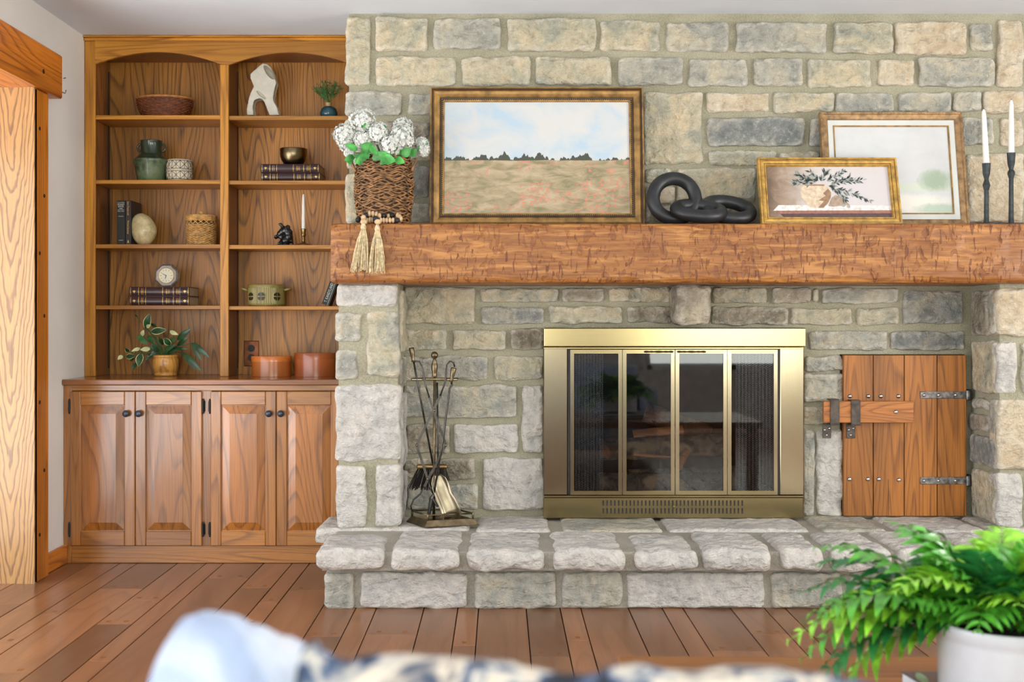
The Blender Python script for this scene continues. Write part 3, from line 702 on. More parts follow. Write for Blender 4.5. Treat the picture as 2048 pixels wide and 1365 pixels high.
for px, py0, py1, lx in ((1670, 801, 849, 1653), (1712, 803, 850, 1701)):
    d = 5.158; xc = X(px, d); hw = .0195
    br = obj('bar_bracket', MB().box(xc-hw, xc+hw, d, d+.005, Z(py1, d), Z(py0, d), .0015).box(xc-hw, xc+hw, d, DH, Z(py0, d)-.002, Z(py0, d)+.004, .0015).box(xc-hw, xc+hw, d, DH-.003, Z(py1, d)-.004, Z(py1, d)+.001, .0015)
             .box(X(lx, DH)-.019, X(lx, DH)+.019, DH-.0065, DH-.001, Z(877, DH), Z(849, DH)+.004, .0015), M['strap'], ht)
    for dx, dy in ((-4.5, 860), (4.5, 857), (-.5, 870.5)): dome((X(lx+dx, DH), DH-.0065, Z(dy, DH)), .0058, M['rivet'], br)
# ================================================================== things on the shelves
def text(name, body, size, mat, parent, pos, rot=(PI/2, 0, 0), width=None):
    cu = bpy.data.curves.new('lettering', 'FONT'); cu.body = body; cu.size = size; cu.align_x = 'CENTER'; cu.align_y = 'CENTER'; cu.extrude = .0001; cu.resolution_u = 2
    tmp = bpy.data.objects.new('lettering', cu); COL.objects.link(tmp)
    dg = bpy.context.evaluated_depsgraph_get(); me = bpy.data.meshes.new_from_object(tmp.evaluated_get(dg))
    bpy.data.objects.remove(tmp); bpy.data.curves.remove(cu)
    if width:
        xs_ = [v.co.x for v in me.vertices]; s = width/max(1e-6, max(xs_)-min(xs_))
        for v in me.vertices: v.co.x *= s
    o = bpy.data.objects.new(name, me); COL.objects.link(o); me.materials.append(mat); o.parent = parent
    o.location = Vector(pos)-ORG[parent.name]; o.rotation_euler = rot; ORG[o.name] = Vector(pos)
    return o
def remesh(o, voxel, smooth=4):
    m = o.modifiers.new('join', 'REMESH'); m.mode = 'VOXEL'; m.voxel_size = voxel; m.use_smooth_shade = True
    s = o.modifiers.new('soften', 'SMOOTH'); s.iterations = smooth; s.factor = .5
def weave(rad, z0, z1, rows, c, stakes=20, r=.004, amp=.004, sy=1, seg=None, tw=0, seed=1, jit=0.0):
    rg = random.Random(seed); mb = MB(); seg = seg or stakes*4
    for i in range(rows):
        z = z0+(z1-z0)*(i+.5)/rows; R = rad((i+.5)/rows); pts = []
        ph = rg.uniform(0, 1)*jit
        for k in range(seg):
            a = 2*PI*k/seg; w_ = amp*math.sin(stakes/2*a+PI*i+ph)
            pts.append((c[0]+(R+w_)*math.cos(a), c[1]+(R+w_)*math.sin(a)*sy, c[2]+z+tw*math.sin(stakes/2*a+ph+i*1.1)))
        mb.tube(pts, r, 5, closed=True)
    return mb
def on(px, D): return X(px, D)
DS = 5.775; U = DS/F
M['straw'] = plain('pale_straw', (206, 162, 98), .6, 0, .22, 60)
M['rattan'] = plain('red_brown_rattan', (116, 66, 40), .45, 0, .25, 70)
M['rattan_rim'] = plain('golden_rattan', (172, 116, 58), .45, 0, .15, 60)
# woven bowl
cx_ = X(330, DS); bz = SL[0]; hb = Z(199, DS)-bz
bw = thing('woven_bowl', (cx_, DS, bz), 'wide shallow red-brown woven bowl alone on the top shelf', 'bowl')
rad = lambda t_: .098+.035*math.sin(t_*PI/2)**.8
obj('wall', MB().lathe([(0, .002), (.095, .002), (.098, .004)]+[(rad(k/8)-.004, hb*k/8) for k in range(1, 9)]+[(rad(1)-.009, hb)]+[(rad(k/8)-.01, hb*k/8) for k in range(7, 0, -1)]+[(0, .008)], (cx_, DS, bz), 40, 1, .78), M['rattan'], bw, True)
obj('weave', weave(rad, .002, hb-.004, 12, (cx_, DS, bz), 44, .0034, .0022, .78), M['rattan'], bw, True, kind='stuff')
obj('rim', MB().tube([(cx_+rad(1)*math.cos(a), DS+rad(1)*.78*math.sin(a), bz+hb) for a in [2*PI*k/48 for k in range(48)]], .0055, 7, True), M['rattan_rim'], bw, True)
# green vase with handles
t = NT('mottled_green_glaze'); c = t.coord(); n = t.noise(c, 40, 5, .7); n2 = t.noise(c, 9, 3)
M['green_glaze'] = t.fin(t.mix(t.math('MULTIPLY', t.ramp(n2, ((.4, (0, 0, 0, 1)), (.6, (1, 1, 1, 1)))), .6), t.ramp(n, ((.4, (40, 58, 44)), (.65, (96, 116, 84)))), (118, 136, 100)), .35, coat=.3)
M['dark_glaze'] = plain('dark_green_glaze', (44, 60, 46), .2, 0, .2, 20, coat=.5)
cx_ = X(303, DS); bz = SL[1]
v = thing('green_vase', (cx_, DS, bz), 'dark green glazed vase with two small ring handles on its neck', 'vase')
zs = Z(322, DS)-bz; zn = Z(312, DS)-bz; ztop = Z(282, DS)-bz
obj('body', MB().lathe([(0, 0), (.062, 0), (.066, .004), (.074, zs*.45), (.083, zs*.92), (.086, zs), (.084, zs+.004)], (cx_, DS, bz), 36), M['green_glaze'], v, True)
obj('neck', MB().lathe([(.084, zs+.004), (.074, zs+.012), (.056, zn+.004), (.050, zn+.012), (.0505, ztop-.006), (.053, ztop-.001), (.051, ztop), (.046, ztop-.004), (.045, zn+.02), (0, zn+.02)], (cx_, DS, bz), 36), M['dark_glaze'], v, True)
for s in (-1, 1):
    pts = [(cx_+s*(.048+.019*math.sin(a)), DS, bz+(zn+ztop)/2+.002+.018*math.cos(a)) for a in [PI*k/10 for k in range(11)]]
    obj('handle', MB().tube(pts, .0055, 8), M['dark_glaze'], v, True)
# white pot with incised pattern
M['cream_cer'] = plain('cream_ceramic', (216, 208, 186), .45, 0, .05)
M['brown_line'] = plain('dark_brown_line', (62, 48, 34), .6)
D2 = 5.76; cx_ = X(359, D2); hb = Z(321, D2)-bz
v = thing('patterned_pot', (cx_, D2, bz), 'small cream pot with a dark geometric line pattern beside the green vase', 'pot')
pr_ = lambda z: .0575+.006*math.sin(PI*min(1, max(0, z/hb)))
obj('body', MB().lathe([(0, 0), (.05, 0), (.056, .004)]+[(pr_(hb*k/8), hb*k/8) for k in range(1, 9)]+[(.054, hb+.001), (.052, hb-.004), (.052, .01), (0, .01)], (cx_, D2, bz), 40), M['cream_cer'], v, True)
mb = MB()
def online(a0, z0_, a1, z1_, w_=.0011, n_=6):
    mb.tube([(cx_+(pr_(z0_+(z1_-z0_)*k/n_)+.0002)*math.cos(a0+(a1-a0)*k/n_), D2+(pr_(z0_+(z1_-z0_)*k/n_)+.0002)*math.sin(a0+(a1-a0)*k/n_), bz+z0_+(z1_-z0_)*k/n_) for k in range(n_+1)], w_, 4)
for r_ in range(2):
    za, zb = (.008, hb*.44) if r_ == 0 else (hb*.56, hb-.006)
    for k in range(10):
        a = 2*PI*k/10; b = a+2*PI/10; m_ = (a+b)/2; zm = (za+zb)/2
        for q in ((a, za, a, zb), (a, za, b, za), (a, zb, b, zb), (a, za, b, zb), (a, zb, b, za), (m_, za, m_, zb)): online(*q)
for k in range(60): online(2*PI*k/60, hb*.465, 2*PI*k/60, hb*.535, .0009, 1)
obj('line_pattern', mb, M['brown_line'], v, kind='stuff')
# upright books
M['book_black'] = plain('black_cloth', (26, 30, 30), .55, 0, .15)
M['book_navy'] = plain('dark_brown_cloth', (36, 30, 30), .5, 0, .15)
M['pages'] = plain('book_pages', (188, 174, 146), .8, 0, .1, 80)
M['gold'] = plain('gold_stamping', (206, 172, 96), .35, .6, .1)
M['silver'] = plain('pale_stamping', (206, 210, 200), .5, 0, .05)
def book_up(x0, x1, D, depth, z0, h, mat, label, name='hardback_book', group=None):
    b = thing(name, ((x0+x1)/2, D, z0), label, 'book', group)
    obj('cover', MB().box(x0, x0+.0025, D+.002, D+depth, z0, z0+h, .0008).box(x1-.0025, x1, D+.002, D+depth, z0, z0+h, .0008).box(x0, x1, D, D+.004, z0, z0+h, .0015, 2), mat, b)
    obj('pages', MB().box(x0+.003, x1-.003, D+.005, D+depth-.004, z0+.004, z0+h-.004), M['pages'], b)
    return b
bz = SL[2]; D1 = 5.70; U1 = D1/F; x0, x1 = X(234, D1), X(250, D1); hb = Z(401, D1)-bz
b = book_up(x0, x1, D1, .165, bz, hb, M['book_black'], 'upright black hardback with white spine lettering, nearest the bookcase side')
xm = (x0+x1)/2; fy = D1-.0004
for body, py, sz, wd_ in (("SYLVIA PORTER'S", 405.5, .0055, .034), ('MONEY', 409.5, .012, .034), ('BOOK', 413.5, .012, .026), ('', 0, 0, 0), ('HOW TO EARN IT', 420, .005, .032), ('SPEND IT, SAVE IT', 423, .006, .032), ('VOLUME 1', 433, .006, .026), ('DOUBLEDAY', 481, .006, .02)):
    if body: text('spine_lettering', body, sz, M['silver'], b, (xm, fy, Z(py, D1)), width=wd_)
obj('spine_rule', MB().box(xm-.007, xm+.007, fy-.0002, fy+.0005, Z(418, D1), Z(417, D1)), M['silver'], b)
x0, x1 = X(251, D1), X(262, D1)
b = book_up(x0, x1, D1, .165, bz, hb, M['book_navy'], 'thin dark upright hardback with gold spine lettering against the stone egg')
xm = (x0+x1)/2-.001
text('spine_lettering', 'Saint Frankovich', .013, M['gold'], b, (xm, fy, Z(417, D1)), (PI/2, PI/2, 0), width=.066)
text('spine_lettering', 'Wicked Summer', .013, M['gold'], b, (xm, fy, Z(455, D1)), (PI/2, PI/2, 0), width=.066)
obj('spine_emblem', MB().prism([(xm-.003, Z(486, D1)), (xm+.004, Z(486, D1)), (xm+.002, Z(481, D1)), (xm-.0005, Z(480, D1))], fy-.0002, fy+.0005), M['gold'], b)
# stone egg bookend
t = NT('speckled_cream_stone'); c = t.coord(); n = t.noise(c, 30, 5, .7)
M['egg'] = t.fin(t.ramp(n, ((.35, (176, 160, 110)), (.6, (212, 200, 158)), (.75, (226, 216, 184)))), .28, coat=.3)
De = 5.74; cx_, cz = X(288, De), bz+.074; xf = X(262.5, De)
mb = MB().ball((cx_, De, cz), .06, 1, .9, 1.3, 28, 20)
for vt in mb.bm.verts:
    dz = (vt.co.z-cz)/.078
    vt.co.x += -.014*dz if dz > 0 else .0
    if vt.co.x < xf+.005*(1-dz): vt.co.x = xf+.004*abs(dz)**3*4
    vt.co.z = max(vt.co.z, bz+.0005)
tag(obj('stone_bookend', mb, M['egg'], None, True), 'polished cream stone half-egg bookend leaning on the black books', 'bookend')
# lidded basket
Db_ = 5.765; cx_ = X(403, Db_); c_ = (cx_, Db_, bz); hb = Z(448, Db_)-bz; ht_ = Z(431, Db_)-bz
v = thing('lidded_basket', c_, 'small round straw basket with a knobbed lid at the shelf end', 'basket')
obj('core', MB().lathe([(0, .001), (.064, .001), (.066, hb), (.062, hb), (0, hb-.001)], c_, 28), M['brown_line'], v, True)
obj('weave', weave(lambda t_: .067+.002*t_, .002, hb-.004, 18, c_, 32, .0024, .0022, 1), M['straw'], v, True, kind='stuff')
mb = MB()
for k in range(16):
    a = 2*PI*k/16; b_ = a+2*PI/16
    for p, q in ((a, b_), (b_, a)): mb.tube([(cx_+.0685*math.cos(p), Db_+.0685*math.sin(p), bz+hb-.004), (cx_+.0685*math.cos(q), Db_+.0685*math.sin(q), bz+hb+.016)], .0018, 5)
obj('lattice_band', mb, M['straw'], v, kind='stuff')
obj('lid', MB().lathe([(.06, hb+.012), (.071, hb+.013), (.072, ht_-.008), (.066, ht_), (0, ht_+.003)], c_, 30), M['straw'], v, True)
obj('lid_weave', weave(lambda t_: .0715, hb+.014, ht_-.002, 5, c_, 32, .0024, .0018, 1), M['straw'], v, True, kind='stuff')
obj('lid_knob', MB().ball((cx_, Db_, ht_+bz+.013), .012, u=14, v=10), M['straw'], v, True)
# ---- stacked leather books
t = NT('maroon_leather'); c = t.coord(); n = t.noise(c, 120, 3)
t.bump(n, .1, .001); M['leather'] = t.fin(t.ramp(n, ((.3, (44, 24, 28)), (.7, (60, 34, 38)))), .32, coat=.25)
def book_flat(x0, x1, D, depth, z0, th, label, group, ribs=True):
    b = thing('leather_book', ((x0+x1)/2, D, z0), label, 'book', group); w_ = x1-x0
    obj('cover', MB().box(x0, x1, D+.003, D+depth, z0+.0003, z0+.003, .001).box(x0, x1, D+.003, D+depth, z0+th-.003, z0+th-.0003, .001), M['leather'], b)
    n_ = 8; pr2 = [(D+.006-.007*math.sin(PI*k/n_), z0+.0003+(th-.0006)*k/n_) for k in range(n_+1)]+[(D+.012, z0+th-.0003), (D+.012, z0+.0003)]
    mb = MB(); A = [mb.bm.verts.new((x0, y, z)) for y, z in pr2]; B = [mb.bm.verts.new((x1, y, z)) for y, z in pr2]
    mb.bm.faces.new(A); mb.bm.faces.new(B[::-1])
    for k in range(len(A)): mb.bm.faces.new((A[k], B[k], B[(k+1) % len(A)], A[(k+1) % len(A)]))
    sp = obj('spine', mb, M['leather'], b)
    obj('pages', MB().box(x0+.003, x1-.003, D+.0125, D+depth-.004, z0+.0032, z0+th-.0032), M['pages'], b)
    def band(u0, u1, f0=.04, f1=.96):
        m2 = MB()
        for k in range(6):
            a, c2 = f0+(f1-f0)*k/6, f0+(f1-f0)*(k+1)/6
            y = lambda f: D+.0056-.007*math.sin(PI*f)
            m2.face([(x0+w_*u0, y(a), z0+th*a), (x0+w_*u1, y(a), z0+th*a), (x0+w_*u1, y(c2), z0+th*c2), (x0+w_*u0, y(c2), z0+th*c2)])
        return m2
    for u, uw, f0, f1 in ((.018, .008, .04, .96), (.152, .010, .04, .96), (.27, .008, .04, .96), (.556, .009, .04, .96), (.735, .008, .04, .96), (.845, .006, .04, .96), (.985, .009, .04, .96),
                          (.20, .006, .15, .85), (.225, .006, .15, .85), (.62, .008, .2, .8), (.645, .005, .25, .75), (.665, .005, .25, .75), (.795, .006, .2, .8), (.82, .006, .2, .8)):
        obj('gilt_band', band(u-uw/2, u+uw/2, f0, f1), M['gold'], sp)
    for u in (.08, .93):
        xx = x0+w_*u; zz = z0+th/2; yy = D-.0016; s_ = th*.17
        obj('gilt_emblem', MB().prism([(xx, zz+s_), (xx+s_*.35, zz+s_*.3), (xx+s_, zz+s_*.5), (xx+s_*.6, zz-s_*.3), (xx+s_*.2, zz-s_*.4), (xx+s_*.15, zz-s_), (xx-s_*.15, zz-s_), (xx-s_*.2, zz-s_*.4), (xx-s_*.6, zz-s_*.3), (xx-s_, zz+s_*.5), (xx-s_*.35, zz+s_*.3)], yy, yy+.001), M['gold'], sp)
    return b
bz = SL[3]; th = .0447
book_flat(X(259, D1), X(378, D1), D1, .19, bz, th, 'lower maroon leather book of the pair beneath the crystal clock', 'maroon leather books')
book_flat(X(259, D1), X(378, D1), D1, .19, bz+th, th, 'upper maroon leather book directly under the crystal clock', 'maroon leather books')
bz2 = SR[1]; th2 = .0405
book_flat(X(522, D1), X(640, D1), D1+.004, .18, bz2, th2, 'lower maroon leather book of the pair beneath the metal bowl', 'maroon leather books')
book_flat(X(522, D1), X(638, D1), D1, .18, bz2+th2, th2, 'upper maroon leather book carrying the metal bowl', 'maroon leather books')
# crystal clock
t = NT('cut_crystal'); t.b.inputs['Transmission Weight'].default_value = .85; t.b.inputs['IOR'].default_value = 1.5
M['crystal'] = t.fin((240, 240, 236), .05)
M['dial'] = plain('cream_dial', (232, 230, 206), .5, 0, .02)
Dk = 5.76; cx_ = X(334.5, Dk); bz += 2*th; R = .0585; cz = bz+R*math.cos(PI/8)+.0008
ck = thing('crystal_clock', (cx_, Dk, bz), 'octagonal crystal desk clock with a round cream dial', 'clock')
oc = [(cx_+R*math.cos(PI/8+k*PI/4), cz+R*math.sin(PI/8+k*PI/4)) for k in range(8)]; ic = [(cx_+.034*math.cos(PI/8+k*PI/4), cz+.034*math.sin(PI/8+k*PI/4)) for k in range(8)]
mb = MB(); bm = mb.bm
rows_ = [[bm.verts.new((x, y, z)) for x, z in q] for q, y in ((ic, Dk+.02), (oc, Dk+.016), (oc, Dk-.006), ([((x-cx_)*.86+cx_, (z-cz)*.86+cz) for x, z in oc], Dk-.018), (ic, Dk-.018))]
rows_.append(rows_[0])
for A, B in zip(rows_, rows_[1:]):
    for k in range(8): bm.faces.new((A[k], A[(k+1) % 8], B[(k+1) % 8], B[k]))
obj('crystal_case', mb, M['crystal'], ck)
for k in range(8):
    obj('cut_facet', MB().ball((oc[k][0]*.97+cx_*.03, Dk-.008, oc[k][1]*.97+cz*.03), .0045, u=6, v=4), M['rivet'], ck)
    p, q = oc[k], oc[(k+1) % 8]; obj('edge_line', MB().tube([(p[0]*.965+cx_*.035, Dk-.0125, p[1]*.965+cz*.035), (q[0]*.965+cx_*.035, Dk-.0125, q[1]*.965+cz*.035)], .0009, 4), M['rivet'], ck)
def disc(c, r, th_, n=36): return MB().lathe([(0, 0), (r, 0), (r, th_), (0, th_)], n=n).xform(Matrix.Translation(c) @ Matrix.Rotation(PI/2, 4, 'X'))
obj('movement', disc((cx_, Dk+.014, cz), .0335, .03), M['brass'], ck)
dl = obj('dial', disc((cx_, Dk-.0165, cz), .0355, .003), M['dial'], ck)
obj('bezel', MB().tube([(cx_+.0365*math.cos(a), Dk-.019, cz+.0365*math.sin(a)) for a in [2*PI*k/40 for k in range(40)]], .002, 6, True), M['gold'], ck, True)
for k in range(12):
    a = PI/2-k*PI/6; l = .006 if k % 3 else .008
    obj('hour_mark', MB().tube([(cx_+(.03-l)*math.cos(a), Dk-.0197, cz+(.03-l)*math.sin(a)), (cx_+.03*math.cos(a), Dk-.0197, cz+.03*math.sin(a))], .0008, 4), M['brown_line'], dl)
for a, l in ((math.radians(152), .023), (math.radians(256), .018)):
    obj('hand', MB().tube([(cx_, Dk-.0203, cz), (cx_+l*.6*math.cos(a), Dk-.0203, cz+l*.6*math.sin(a)), (cx_+l*math.cos(a), Dk-.0203, cz+l*math.sin(a))], [.0012, .0013, .0005], 5), M['black'], dl)
obj('hand_hub', MB().ball((cx_, Dk-.0205, cz), .0025, u=8, v=6), M['black'], dl)
# variegated plant in turned wooden pot
Dp = 5.74; cx_ = X(331, Dp); bz = WT
M['olive_wood'] = wood('turned_olive_wood', (206, 152, 74), (142, 88, 34), 'Z', rings=7, across=14, along=5, line=.55, rough=.3, coat=.3)
pp = thing('potted_pothos', (cx_, Dp, bz), 'variegated trailing plant in a turned wooden pot on the worktop', 'plant')
hp = Z(710, Dp)-bz
obj('pot', MB().lathe([(0, 0), (.05, 0), (.053, .003), (.054, .010), (.049, .014), (.053, .02), (.060, hp*.45), (.0605, hp*.75), (.056, hp*.86), (.0575, hp*.88), (.059, hp*.96), (.056, hp), (.051, hp-.003), (.05, hp-.012), (0, hp-.012)], (cx_, Dp, bz), 36), M['olive_wood'], pp, True)
obj('soil', MB().lathe([(0, hp-.01), (.049, hp-.011)], (cx_, Dp, bz), 20), M['dark_gap'], pp)
M['leaf_dark'] = plain('dark_green_leaf', (32, 72, 36), .35, 0, .3, 40, coat=.2)
M['leaf_mid'] = plain('mid_green_leaf', (58, 104, 56), .4, 0, .25, 40, coat=.2)
M['leaf_cream'] = plain('cream_leaf_edge', (206, 214, 158), .45, 0, .1)
def leaf_mesh(base, tip, width, mat_edge=None, up=Vector((0, -1, 0)), cup=.25, n=7):
    """pointed leaf from base to tip; returns (blade, edge) builders"""
    base, tip = Vector(base), Vector(tip); d = tip-base; L = d.length; t_ = d.normalized(); s = t_.cross(up)
    if s.length < .05: s = t_.cross(Vector((0, 0, 1)))
    s.normalize(); nrm = s.cross(t_)
    def row(f):
        w_ = width/2*math.sin(PI*min(1, f*.94+.06))**.8*(1.12-.35*f); c = base+d*f+nrm*(.06*L*math.sin(PI*f))
        return c, w_
    blade, edge = MB(), MB()
    for (a, b), m in (((-.82, .82), blade), ((-1, -.82), edge), ((.82, 1), edge)):
        if m is edge and not mat_edge: continue
        prev = None
        for i in range(n+1):
            f = i/n; c, w_ = row(f); k = (-1, 1) if m is blade and not mat_edge else (a, b); cols = [k[0], 0, k[1]] if m is blade else [a, b]
            r_ = [m.bm.verts.new(c+s*w_*q+nrm*(abs(q)*w_*cup)) for q in cols]
            if prev:
                for j in range(len(r_)-1): m.bm.faces.new((prev[j], prev[j+1], r_[j+1], r_[j]))
            prev = r_
    return blade, edge
def leaf(par, base, tip, width, mat, edge_mat=None, stem_from=None, nm='leaf', **kw):
    b_, e_ = leaf_mesh(base, tip, width, edge_mat, **kw)
    o = obj(nm, b_, mat, par, True)
    if edge_mat: obj('leaf_edge', e_, edge_mat, o, True)
    else: e_.bm.free()
    if stem_from is not None:
        p0, p1 = Vector(stem_from), Vector(base); m_ = (p0+p1)/2+Vector((0, 0, .015))
        obj('stem', MB().tube([p0, m_, p1], .0013, 4), M['leaf_mid'], par)
    return o
def P3(px, py, D): return Vector((X(px, D), D, Z(py, D)))
pc = Vector((cx_, Dp, bz+hp-.008))
# (base px, tip px, width px, kind, depth)  d dark, m mid, v variegated, c cream
LV = [((292, 657), (300, 627), 17, 'v', 0), ((293, 655), (302, 650), 8, 'c', -.01), ((303, 664), (334, 660), 15, 'v', -.01), ((284, 672), (288, 660), 9, 'c', -.01), ((275, 671), (296, 690), 13, 'm', 0), ((296, 672), (308, 688), 13, 'm', .02), ((340, 663), (357, 670), 9, 'c', 0),
      ((355, 680), (384, 656), 13, 'd', 0), ((355, 692), (378, 674), 10, 'd', .02), ((384, 687), (403, 722), 11, 'd', -.02), ((387, 686), (420, 717), 12, 'd', -.03), ((370, 708), (405, 744), 13, 'd', -.02), ((366, 706), (392, 741), 10, 'd', 0), ((340, 690), (328, 676), 14, 'v', -.03),
      ((258, 704), (250, 696), 9, 'v', -.02), ((253, 714), (271, 712), 12, 'v', -.03), ((282, 708), (277, 734), 16, 'v', -.04), ((245, 712), (235, 720), 9, 'c', -.03), ((266, 716), (262, 724), 9, 'd', 0), ((272, 726), (265, 742), 9, 'd', 0), ((300, 698), (280, 700), 10, 'c', -.02), ((280, 697), (262, 704), 8, 'c', 0),
      ((318, 700), (300, 712), 10, 'd', -.02), ((312, 690), (296, 704), 12, 'd', 0), ((318, 702), (304, 692), 9, 'd', -.03), ((330, 700), (352, 690), 10, 'd', -.03), ((336, 706), (356, 700), 9, 'd', 0), ((345, 696), (376, 699), 7, 'd', .03), ((310, 706), (290, 722), 9, 'd', .02), ((326, 690), (318, 672), 8, 'd', .02), ((302, 648), (316, 656), 6, 'd', .03), ((340, 683), (352, 676), 11, 'm', -.01), ((270, 630), (276, 634), 3, 'd', .02), ((350, 706), (342, 696), 12, 'd', .01)]
for (bx_, by_), (tx, ty), wd_, kd_, dd in LV:
    D = Dp+dd; mt = {'d': M['leaf_dark'], 'm': M['leaf_mid'], 'v': M['leaf_dark'], 'c': M['leaf_cream']}[kd_]
    leaf(pp, P3(bx_, by_, D), P3(tx, ty, D-.02), wd_*Dp/F, mt, M['leaf_cream'] if kd_ == 'v' else None, pc)
# ------------------------------------------------------------------ right bay
bz = SR[0]; Dw = 5.77
def P2(cx, cy): return 440+cx/4.876, 90+cy/4.876
M['bisque'] = plain('matt_white_ceramic', (206, 202, 188), .6, 0, .04)
sc_ = thing('bone_sculpture', (X(528, Dw), Dw, bz), 'twisted off-white ceramic bone sculpture standing on two legs', 'sculpture')
def q3(cx, cy, dy=0):
    a, b = P2(cx, cy); return Vector((X(a, Dw+dy), Dw+dy, Z(b, Dw+dy)))
# body as a closed outline with rounded thickness, opening and arch cut out
OUT = [(430, 197), (372, 248), (316, 296), (318, 335), (340, 385), (352, 418), (318, 485), (295, 560), (283, 630), (281, 690), (330, 690), (322, 620), (326, 575), (345, 540), (392, 524), (432, 532), (458, 575), (478, 630), (498, 690), (582, 690), (556, 620), (524, 565), (520, 520), (530, 452), (553, 376), (541, 350), (528, 290), (502, 240), (468, 207)]
def inflate(name, outline, yc, th_, mat, par, inset=.35, smooth=2):
    mb = MB(); bm = mb.bm; n = len(outline); cen = sum(outline, Vector((0, 0, 0)))/n; rows = []
    for dy, ins in ((-th_/2, .006), (-th_*.3, 0), (th_*.3, 0), (th_/2, .006)):
        row = []
        for i, p in enumerate(outline):
            a, b = outline[i-1], outline[(i+1) % n]; tg = (b-a).normalized(); nm_ = Vector((tg.z, 0, -tg.x))
            row.append(bm.verts.new(p+nm_*ins+Vector((0, dy, 0))))
        rows.append(row)
    for A, B in zip(rows, rows[1:]):
        for i in range(n): bm.faces.new((A[i], A[(i+1) % n], B[(i+1) % n], B[i]))
    bm.faces.new(rows[0]); bm.faces.new(rows[-1][::-1])
    bmesh.ops.triangulate(bm, faces=[f for f in bm.faces if len(f.verts) > 4])
    return obj(name, mb, mat, par, True)
o = inflate('body', [q3(*p) for p in OUT], Dw, .06, M['bisque'], sc_)
remesh(o, .0035, 6)
# hollow mouth and scooped arch are cut into the body, then the cutters are removed
def carve(o, cutters):
    ms = []
    for mb in cutters:
        me = bpy.data.meshes.new('cut'); bmesh.ops.recalc_face_normals(mb.bm, faces=mb.bm.faces); mb.bm.to_mesh(me); mb.bm.free(); c = bpy.data.objects.new('cut', me); COL.objects.link(c); ms.append(c)
        m = o.modifiers.new('carve', 'BOOLEAN'); m.operation = 'DIFFERENCE'; m.object = c; m.solver = 'EXACT'
    bpy.context.view_layer.update(); dg = bpy.context.evaluated_depsgraph_get()
    me = bpy.data.meshes.new_from_object(o.evaluated_get(dg)); o.modifiers.clear(); o.data = me
    for p in me.polygons: p.use_smooth = True
    try: me.set_sharp_from_angle(angle=math.radians(50))
    except Exception: pass
    for c in ms: bpy.data.objects.remove(c)
off = ORG[sc_.name]
def ellip(c, e1, a, e2, b, dep):
    mb = MB().ball((0, 0, 0), 1, u=32, v=20); e1 = Vector(e1).normalized(); e2 = Vector(e2).normalized(); e3 = e1.cross(e2).normalized()
    for vt in mb.bm.verts:
        p = vt.co.copy(); vt.co = Vector(c)+e1*a*p.x+e2*b*p.y+e3*dep*p.z
    return mb
mcut = q3(484, 280)+Vector((.004, -.031, 0)); up_ = (q3(428, 205)-q3(540, 358)).normalized(); sd_ = Vector((-up_.z, 0, up_.x))
acut = q3(415, 500)+Vector((0, -.033, 0)); au = (q3(360, 452)-q3(470, 548)).normalized(); as_ = Vector((-au.z, 0, au.x))
carve(o, [ellip(mcut, up_, .041, sd_, .0155, .05), ellip(acut, au, .03, as_, .0085, .02)])
# teal bud vase with a green sprig
Dv = 5.76; cx_ = X(657.5, Dv)
v = thing('teal_bud_vase', (cx_, Dv, bz), 'small round teal bud vase holding a feathery green sprig', 'vase')
t = NT('teal_glaze'); c = t.coord(); n = t.noise(c, 18, 3)
M['teal'] = t.fin(t.ramp(n, ((.35, (24, 62, 76)), (.65, (44, 96, 110)))), .12, coat=.6)
M['rim_tan'] = plain('tan_rim', (176, 146, 98), .5)
hv = Z(206, Dv)-bz
obj('body', MB().lathe([(0, 0), (.033, 0), (.040, .010), (.0425, .026), (.037, .046), (.024, .056), (.014, .059)], (cx_, Dv, bz), 30), M['teal'], v, True)
obj('neck', MB().lathe([(.014, .058), (.0135, hv-.003), (.016, hv), (.012, hv), (.010, .058)], (cx_, Dv, bz), 20), M['rim_tan'], v, True)
M['sprig'] = plain('feathery_green', (74, 112, 60), .6, 0, .3, 60)
rg = random.Random(3)
for k in range(26):
    a = rg.uniform(-1.25, 1.25); L_ = rg.uniform(.07, .125); mb = MB(); p0 = Vector((cx_, Dv, bz+hv-.005)); dr = Vector((math.sin(a)*.75, rg.uniform(-.25, .25), math.cos(a*.6))).normalized()
    pts = [p0+dr*L_*f+Vector((math.sin(a)*.012*f*f, 0, 0)) for f in (0, .35, .7, 1)]
    mb.tube(pts, .0007, 4)
    for q in range(34):
        f = rg.uniform(.35, 1); b0 = p0+dr*L_*f; e = Vector((rg.uniform(-1, 1), rg.uniform(-.6, .6), rg.uniform(-.2, 1))).normalized()*rg.uniform(.008, .016)
        mb.tube([b0, b0+e], [.0012, .0006], 3)
    obj('sprig', mb, M['sprig'], v, kind='stuff')
# metal bowl on books
Dm = 5.77; cx_ = X(587, Dm); bz = SR[1]+2*th2+.0005; hb = Z(298, Dm)-bz
t = NT('dark_bronze'); c = t.coord('Object', (1, 1, 300)); n = t.noise(c, 1, 2)
M['bronze'] = t.fin(t.ramp(n, ((.3, (112, 100, 74)), (.7, (150, 136, 104)))), .28, 1)
tag(obj('metal_bowl', MB().lathe([(0, 0), (.034, 0), (.046, .009), (.058, .026), (.064, .046), (.0655, hb-.002), (.064, hb), (.062, hb-.001), (.060, .04), (.04, .01), (0, .006)], (cx_, Dm, bz), 36), M['bronze'], None, True), 'brushed dark bronze bowl on two maroon books', 'bowl')
